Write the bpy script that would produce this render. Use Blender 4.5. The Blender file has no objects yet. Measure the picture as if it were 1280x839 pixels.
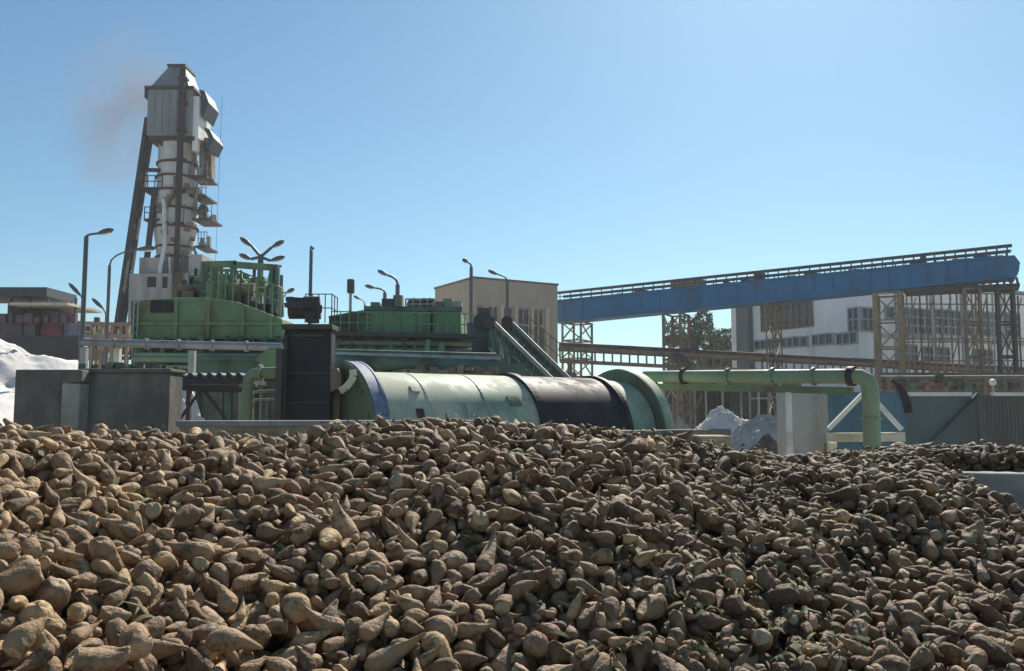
import bpy, bmesh, math, random, time
import numpy as np
from mathutils import Vector, Matrix, Quaternion
from mathutils.bvhtree import BVHTree
random.seed(7); np.random.seed(7)
C = bpy.context.scene.collection
SC = bpy.context.scene
R = math.radians
# ------------------------------------------------------------------ camera
F, PITCH, CAMZ = 1100.0, R(5.0), 2.3
CAM = Vector((0, 0, CAMZ))
cd = bpy.data.cameras.new('camera'); cam = bpy.data.objects.new('camera', cd); C.objects.link(cam)
cd.sensor_width = 36; cd.lens = 36*F/1280; cd.clip_end = 8000; cd.clip_start = 0.05
cam.location = CAM; cam.rotation_euler = (R(90)+PITCH, 0, 0)
SC.camera = cam
cp, sp = math.cos(PITCH), math.sin(PITCH)
def ray(px, py):
    xc, yc = (px-640)/F, (419.5-py)/F
    return Vector((xc, cp-yc*sp, sp+yc*cp))
def P(px, py, Y):                      # world point seen at photo pixel, Y metres ahead
    d = ray(px, py); return CAM + d*(Y/d.y)
def zt(py, Y): return P(640, py, Y).z
def xt(px, py, Y): return P(px, py, Y).x
def onplane(px, py, p0, n):            # point on a vertical plane
    d = ray(px, py); return CAM + d*((p0-CAM).dot(n)/d.dot(n))
# ------------------------------------------------------------------ materials
def lnk(nt, a, b): nt.links.new(a, b)
def mat(name, col, rough=.6, var=.25, scale=2.0, dirt=None, amt=.4, dscale=1.2, metal=0.0, bump=.0, streak=1.0, spec=.4, fine=0.0):
    m = bpy.data.materials.new(name); m.use_nodes = True
    nt = m.node_tree; b = nt.nodes['Principled BSDF']
    b.inputs['Roughness'].default_value = rough; b.inputs['Metallic'].default_value = metal
    b.inputs['Specular IOR Level'].default_value = spec
    tc = nt.nodes.new('ShaderNodeTexCoord')
    mp = nt.nodes.new('ShaderNodeMapping'); mp.inputs['Scale'].default_value = (1, 1, 1.0/streak)
    lnk(nt, tc.outputs['Object'], mp.inputs['Vector'])
    n1 = nt.nodes.new('ShaderNodeTexNoise'); n1.inputs['Scale'].default_value = scale; n1.inputs['Detail'].default_value = 6; n1.inputs['Roughness'].default_value = .65
    lnk(nt, mp.outputs[0], n1.inputs['Vector'])
    r1 = nt.nodes.new('ShaderNodeValToRGB')
    r1.color_ramp.elements[0].position = .3; r1.color_ramp.elements[1].position = .7
    r1.color_ramp.elements[0].color = [c*(1-var) for c in col]+[1]
    r1.color_ramp.elements[1].color = [min(1, c*(1+var)) for c in col]+[1]
    lnk(nt, n1.outputs['Fac'], r1.inputs['Fac'])
    out = r1.outputs['Color']
    if dirt:
        n2 = nt.nodes.new('ShaderNodeTexNoise'); n2.inputs['Scale'].default_value = dscale; n2.inputs['Detail'].default_value = 8; n2.inputs['Roughness'].default_value = .7
        mp2 = nt.nodes.new('ShaderNodeMapping'); mp2.inputs['Scale'].default_value = (1, 1, 1.0/streak); mp2.inputs['Location'].default_value = (7, 3, 11)
        lnk(nt, tc.outputs['Object'], mp2.inputs['Vector']); lnk(nt, mp2.outputs[0], n2.inputs['Vector'])
        r2 = nt.nodes.new('ShaderNodeValToRGB')
        r2.color_ramp.elements[0].position = .62-.35*amt; r2.color_ramp.elements[1].position = .80-.35*amt
        r2.color_ramp.elements[0].color = (0, 0, 0, 1); r2.color_ramp.elements[1].color = (.9, .9, .9, 1)
        lnk(nt, n2.outputs['Fac'], r2.inputs['Fac'])
        mx = nt.nodes.new('ShaderNodeMix'); mx.data_type = 'RGBA'
        lnk(nt, r2.outputs['Color'], mx.inputs[0]); lnk(nt, out, mx.inputs[6]); mx.inputs[7].default_value = list(dirt)+[1]
        out = mx.outputs[2]
        rr = nt.nodes.new('ShaderNodeMapRange'); rr.inputs[3].default_value = rough; rr.inputs[4].default_value = min(1, rough+.3)
        lnk(nt, r2.outputs['Color'], rr.inputs[0]); lnk(nt, rr.outputs[0], b.inputs['Roughness'])
    lnk(nt, out, b.inputs['Base Color'])
    if bump:
        n3 = nt.nodes.new('ShaderNodeTexNoise'); n3.inputs['Scale'].default_value = fine or scale*6; n3.inputs['Detail'].default_value = 5
        lnk(nt, tc.outputs['Object'], n3.inputs['Vector'])
        bp = nt.nodes.new('ShaderNodeBump'); bp.inputs['Strength'].default_value = bump; bp.inputs['Distance'].default_value = .03
        lnk(nt, n3.outputs['Fac'], bp.inputs['Height']); lnk(nt, bp.outputs[0], b.inputs['Normal'])
    return m
M = dict(
 concrete = mat('concrete', (.17, .162, .14), .9, .38, 1.5, (.09, .085, .07), .5, .9, bump=.3, streak=1.6),
 lightconc= mat('light_concrete', (.34, .325, .30), .9, .2, 2, (.2, .18, .15), .4, 1.2, bump=.3),
 tanconc  = mat('tan_concrete', (.42, .32, .22), .9, .2, 3, (.22, .16, .1), .4, 2, bump=.3),
 kiln     = mat('kiln_render', (.66, .62, .59), .85, .15, .8, (.32, .25, .20), .34, .7, bump=.25, streak=3),
 kilnsteel= mat('grey_cladding', (.26, .27, .29), .55, .12, 1.2, (.12, .12, .13), .3, .8, streak=4),
 whitelit = mat('white_render', (.87, .85, .82), .85, .08, .6, (.6, .57, .54), .28, .5, streak=3),
 beige    = mat('beige_render', (.48, .395, .31), .9, .10, .5, (.33, .25, .19), .3, .4, streak=3),
 beigetrim= mat('beige_trim', (.60, .50, .38), .9, .1, 1, (.36, .28, .2), .3, 1),
 green    = mat('green_paint', (.155, .25, .12), .6, .32, 1.0, (.16, .12, .07), .50, .9, bump=.05, streak=3),
 greendk  = mat('dark_green_paint', (.085, .15, .105), .55, .3, 1.0, (.05, .045, .035), .42, 1.0, streak=2.5),
 greenlt  = mat('pale_green_paint', (.19, .29, .185), .5, .25, 1.5, (.30, .28, .15), .42, 1.4, streak=1.5),
 drum     = mat('drum_green_paint', (.25, .355, .24), .55, .25, 1.0, (.60, .56, .42), .56, 1.3, streak=2.2, bump=.06, spec=.28),
 drumface = mat('ring_green_paint', (.13, .185, .12), .5, .3, 1.4, (.14, .12, .07), .42, 1.4, streak=1.6),
 black    = mat('black_paint', (.020, .020, .021), .6, .3, 1.5, (.10, .09, .08), .40, 1.8, streak=2, spec=.25),
 blackmat = mat('black_steel', (.014, .014, .018), .6, .4, 2, (.045, .036, .03), .4, 1.6, streak=2),
 bluerim  = mat('blue_rim_paint', (.13, .18, .28), .5, .2, 2, (.40, .41, .42), .42, 3),
 blue     = mat('blue_gallery_paint', (.012, .15, .33), .55, .15, .6, (.04, .11, .19), .35, .6, streak=1),
 bluewall = mat('blue_green_sheet', (.075, .17, .22), .6, .2, .8, (.05, .09, .10), .4, .9, streak=3),
 sheet    = mat('grey_green_sheet', (.12, .15, .148), .65, .2, .8, (.12, .11, .095), .4, .8, streak=4),
 sheetbr  = mat('brown_grey_sheet', (.14, .135, .12), .7, .25, .8, (.09, .07, .06), .4, .8, streak=4),
 steel    = mat('galvanised_steel', (.30, .31, .31), .5, .2, 2, (.2, .17, .14), .3, 2, metal=.3),
 dksteel  = mat('dark_steel', (.055, .055, .06), .6, .3, 2, (.10, .065, .045), .4, 2),
 rust     = mat('rusty_steel', (.14, .085, .065), .85, .35, 2, (.05, .035, .03), .45, 1.6, streak=3),
 brownst  = mat('brown_steel', (.22, .17, .12), .75, .25, 1.5, (.12, .08, .06), .4, 1.5),
 tansteel = mat('tan_steel', (.30, .225, .15), .75, .2, 1.5, (.20, .14, .09), .4, 1.5),
 cream    = mat('cream_beam', (.62, .60, .47), .7, .15, 2, (.36, .3, .2), .35, 2),
 whitepnt = mat('white_paint', (.72, .72, .70), .55, .1, 2, (.45, .42, .38), .3, 2),
 greypanel= mat('grey_panel', (.36, .37, .36), .6, .12, 1, (.24, .23, .2), .4, 1, streak=2),
 glass    = mat('dark_glass', (.035, .045, .06), .15, .4, .7, spec=.6),
 glassbr  = mat('brown_glazing', (.105, .10, .10), .5, .4, 1.2, (.2, .17, .15), .3, 2, spec=.5),
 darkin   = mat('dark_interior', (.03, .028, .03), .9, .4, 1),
 lime     = mat('lime', (.70, .68, .65), .95, .15, .5, (.48, .46, .43), .45, .35, bump=.8, fine=5),
 sand     = mat('sand', (.50, .45, .38), .95, .2, .8, (.22, .20, .18), .4, .6, bump=.8, fine=6),
 ground   = mat('ground', (.42, .35, .27), .95, .2, .15, (.30, .24, .18), .45, .12, bump=.4, fine=2),
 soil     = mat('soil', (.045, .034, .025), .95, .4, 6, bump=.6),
 belt     = mat('rubber_belt', (.03, .032, .032), .8, .3, 3, (.10, .085, .07), .4, 3),
 lampgrey = mat('lamp_grey', (.075, .085, .095), .5, .2, 3),
 red      = mat('red_paint', (.22, .05, .055), .6, .3, 1.5, (.09, .05, .05), .4, 1.5),
 lilac    = mat('lilac_panel', (.26, .23, .33), .7, .25, 1.5, (.13, .11, .14), .4, 1.5),
 purple   = mat('dusty_maroon', (.14, .095, .11), .7, .3, 1.5, (.06, .05, .06), .4, 1.5),
 tarp     = mat('white_tarp', (.80, .79, .76), .8, .1, 2, (.6, .57, .5), .3, 2, bump=.4),
 polebrown= mat('dark_brown_steel', (.055, .042, .04), .8, .35, 2, (.12, .06, .04), .38, 1.5, streak=3),
 kilnbase = mat('grey_render', (.40, .385, .37), .85, .18, .8, (.24, .20, .17), .42, .7, bump=.25, streak=3),
 tankgreen= mat('tank_green_paint', (.15, .29, .155), .55, .25, 1.0, (.14, .14, .08), .42, .9, streak=3),
 bark     = mat('bark', (.08, .06, .045), .9, .3, 4),
)
# ------------------------------------------------------------------ mesh builder
class MB:
    def __init__(s): s.v = []; s.f = []; s.smooth = []
    def add(s, vs, fs, sm=False):
        o = len(s.v); s.v += [Vector(v) for v in vs]
        for f in fs: s.f.append([o+i for i in f]); s.smooth.append(sm)
        return s
    def hexa(s, b, t):                 # two quads of four points, bottom and top
        return s.add(list(b)+list(t), [(3, 2, 1, 0), (4, 5, 6, 7), (0, 1, 5, 4), (1, 2, 6, 5), (2, 3, 7, 6), (3, 0, 4, 7)])
    def box(s, c, d, rz=0.0):
        c = Vector(c); hx, hy, hz = d[0]/2, d[1]/2, d[2]/2
        m = Matrix.Rotation(rz, 3, 'Z')
        q = [(-hx, -hy), (hx, -hy), (hx, hy), (-hx, hy)]
        return s.hexa([c+m@Vector((x, y, -hz)) for x, y in q], [c+m@Vector((x, y, hz)) for x, y in q])
    def boxz(s, x, y, z0, z1, w, d, rz=0.0): return s.box((x, y, (z0+z1)/2), (w, d, z1-z0), rz)
    def beam(s, a, b, w, h=None, up=(0, 0, 1)):
        a, b = Vector(a), Vector(b); h = h or w; d = (b-a)
        if d.length < 1e-6: return s
        d.normalize(); u = Vector(up)
        if abs(d.dot(u)) > .98: u = Vector((0, 1, 0))
        x = d.cross(u).normalized()*(w/2); y = x.cross(d).normalized()*(h/2)
        return s.hexa([a-x-y, a+x-y, a+x+y, a-x+y], [b-x-y, b+x-y, b+x+y, b-x+y])
    def tube(s, pts, r, n=10, cap=True):
        pts = [Vector(p) for p in pts]; rs = r if isinstance(r, (list, tuple)) else [r]*len(pts)
        rings = []; prev = None
        for i, p in enumerate(pts):
            t = (pts[min(i+1, len(pts)-1)]-pts[max(i-1, 0)]).normalized()
            if prev is None:
                a = Vector((0, 0, 1)) if abs(t.z) < .9 else Vector((1, 0, 0)); x = t.cross(a).normalized()
            else: x = (prev-t*prev.dot(t)).normalized()
            prev = x; y = t.cross(x)
            rings.append([p+(x*math.cos(2*math.pi*k/n)+y*math.sin(2*math.pi*k/n))*rs[i] for k in range(n)])
        vs = [v for r_ in rings for v in r_]; fs = []
        for i in range(len(pts)-1):
            for k in range(n):
                k2 = (k+1) % n; fs.append((i*n+k, i*n+k2, (i+1)*n+k2, (i+1)*n+k))
        s.add(vs, fs, True)
        if cap:
            s.add(rings[0], [tuple(range(n))[::-1]]); s.add(rings[-1], [tuple(range(n))])
        return s
    def lathe(s, o, axis, prof, n=48, smooth=True, closed=False):     # prof: (along, radius)
        o = Vector(o); t = Vector(axis).normalized(); a = Vector((0, 0, 1)) if abs(t.z) < .9 else Vector((1, 0, 0))
        x = t.cross(a).normalized(); y = t.cross(x)
        for (l0, r0), (l1, r1) in list(zip(prof, prof[1:])) + ([(prof[-1], prof[0])] if closed else []):
            vs = []; fs = []
            for l, r in ((l0, r0), (l1, r1)):
                vs += [o+t*l+(x*math.cos(2*math.pi*k/n)+y*math.sin(2*math.pi*k/n))*r for k in range(n)]
            for k in range(n):
                k2 = (k+1) % n; fs.append((k, k2, n+k2, n+k))
            s.add(vs, fs, smooth)
        return s
    def prism(s, pts, off):            # polygon (3D points) extruded by a vector
        pts = [Vector(p) for p in pts]; off = Vector(off); n = len(pts)
        fs = [tuple(range(n))[::-1], tuple(range(n, 2*n))]+[(i, (i+1) % n, n+(i+1) % n, n+i) for i in range(n)]
        return s.add(pts+[p+off for p in pts], fs)
    def build(s, name, m, parent=None, loc=None, bevel=0):
        base = Vector(loc) if loc is not None else (ROOT[parent.name] if parent else Vector())
        me = bpy.data.meshes.new(name)
        me.from_pydata([v-base for v in s.v], [], s.f)
        bm = bmesh.new(); bm.from_mesh(me); bmesh.ops.recalc_face_normals(bm, faces=bm.faces); bm.to_mesh(me); bm.free()
        me.polygons.foreach_set('use_smooth', s.smooth)
        me.materials.append(M[m] if isinstance(m, str) else m)
        o = bpy.data.objects.new(name, me); C.objects.link(o)
        if parent: o.parent = parent
        else: o.location = base
        ROOT[o.name] = base
        if bevel:
            bv = o.modifiers.new('bevel', 'BEVEL'); bv.width = bevel; bv.segments = 2; bv.limit_method = 'ANGLE'
        return o
ROOT = {}
def tag(o, label=None, cat=None, group=None, kind=None):
    if label: o['label'] = label
    if cat: o['category'] = cat
    if group: o['group'] = group
    if kind: o['kind'] = kind
    return o
def thing(name, loc, label, cat, group=None):
    o = bpy.data.objects.new(name, None); C.objects.link(o); o.location = loc; o.empty_display_size = .2
    ROOT[o.name] = Vector(loc); return tag(o, label, cat, group)
def copy_thing(root, loc, label=None):
    r = root.copy(); C.objects.link(r); r.location = loc; ROOT[r.name] = Vector(loc)
    if label: r['label'] = label
    for ch in list(root.children):
        c = ch.copy(); C.objects.link(c); c.parent = r
        for g in list(ch.children):
            d = g.copy(); C.objects.link(d); d.parent = c
    return r
def rail(mb, a, b, h=1.0, n=6, r=.02):  # hand rail of posts and two bars
    a, b = Vector(a), Vector(b); up = Vector((0, 0, h))
    mb.tube([a+up, b+up], r, 6); mb.tube([a+up*.52, b+up*.52], r, 6)
    for i in range(n+1):
        p = a.lerp(b, i/n); mb.tube([p, p+up], r, 6)
# ------------------------------------------------------------------ light and sky
SUN_AZ, SUN_EL = R(19), R(40)
sd = Vector((math.sin(SUN_AZ)*math.cos(SUN_EL), math.cos(SUN_AZ)*math.cos(SUN_EL), math.sin(SUN_EL)))
sl = bpy.data.lights.new('sun', 'SUN'); sl.energy = 5.0; sl.angle = R(.5); sl.color = (1, .93, .83)
so = bpy.data.objects.new('sun', sl); C.objects.link(so); so.rotation_euler = (-sd).to_track_quat('-Z', 'Y').to_euler(); so.location = (20, 30, 60)
w = bpy.data.worlds.new('World'); SC.world = w; w.use_nodes = True
nt = w.node_tree; bg = nt.nodes['Background']
sky = nt.nodes.new('ShaderNodeTexSky'); sky.sky_type = 'NISHITA'; sky.sun_disc = False
sky.sun_elevation = SUN_EL; sky.sun_rotation = SUN_AZ; sky.altitude = 200; sky.air_density = 1.0; sky.dust_density = .5; sky.ozone_density = 2.0
tint = nt.nodes.new('ShaderNodeMix'); tint.data_type = 'RGBA'; tint.blend_type = 'MULTIPLY'; tint.inputs[0].default_value = 1; tint.inputs[7].default_value = (.76, 1.05, 1.10, 1)
lnk(nt, sky.outputs[0], tint.inputs[6]); lnk(nt, tint.outputs[2], bg.inputs[0]); bg.inputs[1].default_value = .070
SC.view_settings.view_transform = 'Standard'; SC.view_settings.look = 'None'; SC.view_settings.gamma = 1; SC.view_settings.exposure = .5
SC.view_settings.use_curve_mapping = False
SC.cycles.max_bounces = 6; SC.cycles.volume_bounces = 0
SC.cycles.use_denoising = True
# ------------------------------------------------------------------ ground
tag(MB().add([(-1400, -40, 0), (1400, -40, 0), (1400, 1900, 0), (-1400, 1900, 0)], [(0, 1, 2, 3)]).build('ground', 'ground'), kind='structure')

# thin backlit haze over the yard
hm = bpy.data.materials.new('haze'); hm.use_nodes = True; nt = hm.node_tree; nt.nodes.remove(nt.nodes['Principled BSDF'])
pv = nt.nodes.new('ShaderNodeVolumePrincipled'); pv.inputs['Color'].default_value = (.93, .96, 1, 1); pv.inputs['Density'].default_value = .0007; pv.inputs['Anisotropy'].default_value = .25
lnk(nt, pv.outputs[0], nt.nodes['Material Output'].inputs['Volume'])
tag(MB().box((0, 930, 14.5), (2820, 1960, 31)).build('haze', hm), 'thin pale haze over the whole yard', 'haze', kind='stuff')
# ------------------------------------------------------------------ heap of sugar beets
def interp(px, pts):
    return np.interp(px, [p[0] for p in pts], [p[1] for p in pts])
UP = [-300, 0, 100, 200, 330, 480, 560, 640, 700, 800, 850, 900, 1000, 1050, 1100, 1150, 1190, 1230, 1280, 1600]
CY = [521, 535, 541, 542, 550, 533, 527, 529, 534, 543, 552, 563, 574, 566, 570, 577, 594, 619, 648, 750]     # crest pixel row
CD = [4.2, 4.4, 4.5, 4.6, 4.8, 5.2, 5.4, 5.5, 5.5, 5.6, 5.7, 5.8, 6.1, 6.2, 6.3, 6.3, 6.2, 6.1, 5.9, 5.4]   # crest distance
NP = [-300, 0, 300, 640, 1000, 1280, 1600]; ND = [2.0, 2.25, 2.75, 3.05, 3.2, 3.3, 3.4]                         # distance at the frame's foot
GX0, GX1, GY0, GY1, CS = -6.0, 7.0, 1.2, 10.2, .0125
gx = np.arange(GX0, GX1, CS); gy = np.arange(GY0, GY1, CS)
X, Y = np.meshgrid(gx, gy)
U = 640 + X/Y*F*.995
crow = np.interp(U, UP, CY); cdist = np.interp(U, UP, CD); ndist = np.interp(U, NP, ND)
tanv = lambda row: np.tan(PITCH+np.arctan((419.5-row)/F))
zc = CAMZ + tanv(crow)*cdist - .075
zn = CAMZ + tanv(839.0)*ndist - .085
t = (Y-ndist)/(cdist-ndist)
front = zn + (zc-zn)*(t + .10*np.sin(np.pi*np.clip(t, 0, 1)))
near = zn + (zc-zn)/(cdist-ndist)*1.25*(Y-ndist)
back = zc - .62*np.maximum(0, Y-cdist-.15) - .1*np.maximum(0, Y-cdist)
H0 = np.where(t < 0, near, np.where(t > 1, back, front))
def wob(f, ph): return np.sin(X*f+ph)*np.sin(Y*f*.9+ph*1.7)
fade = np.clip(np.minimum(np.abs(t), np.abs(1-t))*3, 0, 1)
H0 = H0 + fade*(.06*wob(2.1, .4)+.045*wob(4.3, 2)+.035*wob(7.7, 1)+.02*wob(13.1, 3))
# second heap behind the low divider wall on the right
WA, WB = P(1165, 581, 7.1), P(1480, 590, 6.7)      # top edge of the divider wall, both ends
wd = Vector((WB.x-WA.x, WB.y-WA.y, 0)).normalized(); wn = Vector((-wd.y, wd.x, 0))
sw = (X-WA.x)*wn.x+(Y-WA.y)*wn.y                   # metres behind the wall
lw = (X-WA.x)*wd.x+(Y-WA.y)*wd.y
H2 = WA.z+.03 - .05*np.abs(sw-.6) - np.maximum(0, sw-1.6)*.7
H0 = np.where((sw > .16) & (lw > -2.6) & (sw < 3.2), np.maximum(H0, H2 - np.maximum(0, -lw)*.12), H0)
blocked = (np.abs(sw) < .15) & (lw > -.3)
H0 = np.maximum(H0, .0)
DEPTH = .125
H = H0 - DEPTH
H[blocked] = 9
valid = (H0 > .12) & (np.abs(U-640) < 800) & (Y < np.maximum(cdist+1.0, 0)) & ~blocked | ((sw > .2) & (lw > -2) & (sw < 1.8) & (np.abs(U-640) < 800) & (H0 > .3))
# beet templates: rings along the axis from crown to tail
def make_template(k, rng):
    kind = k % 6
    L = [.20, .185, .225, .172, .20, .15][kind]*rng.uniform(.92, 1.08); Rm = [.045, .048, .039, .047, .042, .050][kind]*rng.uniform(.95, 1.08)
    tail = [.17, .22, .13, .30, .20, .42][kind]; pk = [.25, .28, .22, .32, .26, .38][kind]
    bend = np.array([rng.uniform(-.035, .035), rng.uniform(-.035, .035)]) * (1.6 if kind == 2 else 1)
    return dict(L=L, R=Rm, tail=tail, pk=pk, bend=bend, ph=rng.uniform(0, 6.28, 8), am=rng.uniform(.4, 1, 8), flat=rng.uniform(.82, 1.0), cut=(kind in (3, 5)), snap=(k % 5 == 2))
def prof(T, t):
    a = np.clip(t/T['pk'], 0, 1); up = np.sqrt(np.clip(1-(1-a)**2.4, 0, 1))
    b = np.clip((t-T['pk'])/(1-T['pk']), 0, 1); dn = T['tail']+(1-T['tail'])*(np.cos(b*np.pi)*.5+.5)**.85
    dn = dn*np.sqrt(np.clip(1-np.maximum(0, (t-.94)/.06)**2, 0, 1))
    if T['cut']: up = .62+.38*up
    r = np.where(t < T['pk'], .02+.98*up, dn)*T['R']
    return r
def axis_pts(T, t):
    return np.stack([T['bend'][0]*(t-.3)**2*2.2, T['bend'][1]*(t-.3)**2*2.2, (t-.42)*T['L']], -1)
def beet_mesh(T, nr, ns, rough=.72):
    t = np.linspace(0, 1, nr); t = t+.12*np.sin(2*np.pi*t)*-.5/np.pi; t = np.clip(t, 0, 1)
    r = prof(T, t); r[0] = .015*T['R']
    if T['cut']: t = t.copy(); t[1] = .012
    if T['snap']: r[-1] = .1*r[-2]; t = t.copy(); t[-2] = .965
    ax = axis_pts(T, t); ph = np.arange(ns)/ns*2*np.pi
    TT, PH = np.meshgrid(t, ph, indexing='ij')
    p = T['ph']; a = T['am']
    lump = 1 + rough*(.07*a[0]*np.sin(2*PH+p[0]+TT*2) + .06*a[1]*np.sin(3*PH+p[1]-TT*5) + .045*a[2]*np.sin(TT*13+p[2]+np.sin(PH+p[5])*1.5)
        + .035*a[3]*np.sin(5*PH+p[3]+TT*7)*np.sin(TT*9+p[4]) + .03*a[4]*np.sin(7*PH+9*TT+p[6]) + .025*a[5]*np.sin(TT*31+2*PH+p[7]))
    groove = 1 - rough*.16*np.exp(-((((PH-p[5]-TT*1.5+np.pi) % (2*np.pi))-np.pi)/.28)**2)*np.clip(TT*2, 0, 1) \
               - rough*.16*np.exp(-((((PH-p[5]+np.pi-TT*1.5+np.pi) % (2*np.pi))-np.pi)/.28)**2)*np.clip(TT*2, 0, 1)
    rr = r[:, None]*lump*groove
    v = np.stack([np.cos(PH)*rr+ax[:, None, 0], np.sin(PH)*rr*T['flat']+ax[:, None, 1], np.broadcast_to(ax[:, None, 2], PH.shape)+0*PH], -1)
    v[..., 2] += rough*.006*np.sin(3*PH+p[6])*np.exp(-TT*6)
    i = np.arange(nr-1)[:, None]*ns; k = np.arange(ns)[None]; k2 = (k+1) % ns
    q = np.stack([i+k, i+k2, i+ns+k2, i+ns+k], -1).reshape(-1, 4)
    return v.reshape(-1, 3), q
rng = np.random.default_rng(11)
NT = 18
TP = [make_template(k, rng) for k in range(NT)]
LO = [beet_mesh(T, 7, 8) for T in TP]; MID = [beet_mesh(T, 15, 14) for T in TP]; HI = [beet_mesh(T, 34, 36) for T in TP]
SPH_T = np.linspace(.04, .97, 9)
SPH = [(axis_pts(T, SPH_T), np.maximum(prof(T, SPH_T)*.95, .008)) for T in TP]
gyx, gxx = np.gradient(H0, CS)
ny, nx = H.shape
def drop(k, M3, s, x, y, commit):
    """rest height of a beet let down at x, y on the height field; commit raises the field"""
    a, r = SPH[k]; c = (a*s)@M3.T; r = r*s
    lo = (c-r[:, None]).min(0); hi = (c+r[:, None]).max(0)
    i0, i1 = int((y+lo[1]-GY0)/CS), int((y+hi[1]-GY0)/CS)+2; j0, j1 = int((x+lo[0]-GX0)/CS), int((x+hi[0]-GX0)/CS)+2
    if i0 < 0 or j0 < 0 or i1 >= ny or j1 >= nx: return None
    hx = gx[j0:j1]-x; hy = gy[i0:i1]-y
    d2 = (hx[None, None]-c[:, 0, None, None])**2+(hy[None, :, None]-c[:, 1, None, None])**2
    q = r[:, None, None]**2-d2; ok = q > 0; sq = np.sqrt(np.where(ok, q, 0))
    bot = np.where(ok, c[:, 2, None, None]-sq, 9).min(0); top = np.where(ok, c[:, 2, None, None]+sq, -9).max(0)
    sub = H[i0:i1, j0:j1]; need = np.where(bot < 8, sub-bot, -9)
    z = np.partition(need.ravel(), -3)[-3] if need.size > 8 else need.max()      # lets neighbours settle in a little
    if commit:
        H[i0:i1, j0:j1] = np.where(top > -8, np.maximum(sub, top+z), sub)
    return z
def rand_rot(x, y, rng):
    i, j = int((y-GY0)/CS), int((x-GX0)/CS)
    n = np.array([-gxx[i, j], -gyx[i, j], 1.0])*np.array([.8, .8, 1]); n /= np.linalg.norm(n)
    yaw = rng.uniform(0, 2*np.pi); d = np.array([np.cos(yaw), np.sin(yaw), 0]); d -= n*d.dot(n); d /= np.linalg.norm(d)
    pit = rng.normal(0, .40); d = d*np.cos(pit)+n*np.sin(pit)
    a = np.cross(n, d); a /= np.linalg.norm(a); b = np.cross(d, a); ro = rng.uniform(0, 2*np.pi)
    xx = a*np.cos(ro)+b*np.sin(ro); yy = np.cross(d, xx)
    return np.stack([xx, yy, d], 1)
t0 = time.time()
vi = np.argwhere(valid)
beets = []                              # template, rotation, scale, position
NB = 34000
near_w = np.ones(len(vi))
for n in range(NB):
    cand = vi[rng.integers(0, len(vi), 8)]
    gap = H[cand[:, 0], cand[:, 1]]-H0[cand[:, 0], cand[:, 1]]
    o = np.argsort(gap)
    best = None
    for q in o[:2]:
        if gap[q] > -.012: continue
        y, x = gy[cand[q, 0]]+rng.uniform(-.01, .01), gx[cand[q, 1]]+rng.uniform(-.01, .01)
        k = int(rng.integers(0, NT)); s = float(np.clip(rng.lognormal(-.50, .32), .30, 1.05)); M3 = rand_rot(x, y, rng)
        z = drop(k, M3, s, x, y, False)
        if z is None: continue
        ex = z-H0[cand[q, 0], cand[q, 1]]
        if ex < .085 and (best is None or ex < best[0]): best = (ex, k, M3, s, x, y, z)
    if best is None: continue
    _, k, M3, s, x, y, z = best
    drop(k, M3, s, x, y, True)
    beets.append((k, M3, s, np.array([x, y, z])))
# a few big ones that lie on top in the near left corner
special = {}
for (px, py, D, k, s, yaw, pit, lab) in (
    (122, 822, 2.45, 5, .98, .4, -.1, 'blunt ended beet lying sideways in the bottom left corner of the heap'),
    (168, 780, 2.6, 3, .9, 2.2, .5, 'stout rounded beet tucked against the right end of the blunt ended beet near the corner'),
    (28, 800, 2.4, 3, .78, 1.2, .8, 'big beet at the left edge with its tail pointing up to the right'),
    (288, 795, 2.75, 0, .9, .1, 0, 'big beet lying sideways at the bottom, its thin tail pointing right')):
    p = P(px, py, D); d = np.array([math.cos(yaw)*math.cos(pit), math.sin(yaw)*math.cos(pit), math.sin(pit)])
    a = np.cross([0, 0, 1.0], d); a /= np.linalg.norm(a); M3 = np.stack([a, np.cross(d, a), d], 1)
    z = drop(k, M3, s, p.x, p.y, True)
    if z is not None: special[len(beets)] = lab; beets.append((k, M3, s, np.array([p.x, p.y, z])))
print('beets', len(beets), 'placed in', round(time.time()-t0, 1))
# which ones show largest: rays through the frame on the coarse heap
vs = []; fs = []; own = []; o = 0
for b, (k, M3, s, p) in enumerate(beets):
    v, q = LO[k]; vs.append((v*s)@M3.T+p); fs.append(q+o); o += len(v); own += [b]*len(q)
vs = np.concatenate(vs); fs = np.concatenate(fs)
bvh = BVHTree.FromPolygons(vs.tolist(), fs.tolist())
count = np.zeros(len(beets))
def shoot(cx, step):
    cnt = np.zeros(len(beets)); oC = CAM+Vector((cx, 0, 0))
    for py in range(520, 880, step):
        for px in range(-60, 1345, step):
            h = bvh.ray_cast(oC, ray(px, py).normalized())
            if h[2] is not None and 0 <= px < 1280 and py < 839: cnt[own[h[2]]] += 1
            elif h[2] is not None: cnt[own[h[2]]] += 1e-6
    return cnt
count = shoot(0, 3)
seen_side = count+shoot(-.9, 7)+shoot(.9, 7)+shoot(2, 9)*1e-6
big = np.argsort(-count)[:300]
bigset = set(int(b) for b in big)
print('largest shows', count[big[0]], 'the 300th', count[big[-1]], 'in view', int((count >= 1).sum()), round(time.time()-t0, 1))
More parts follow.
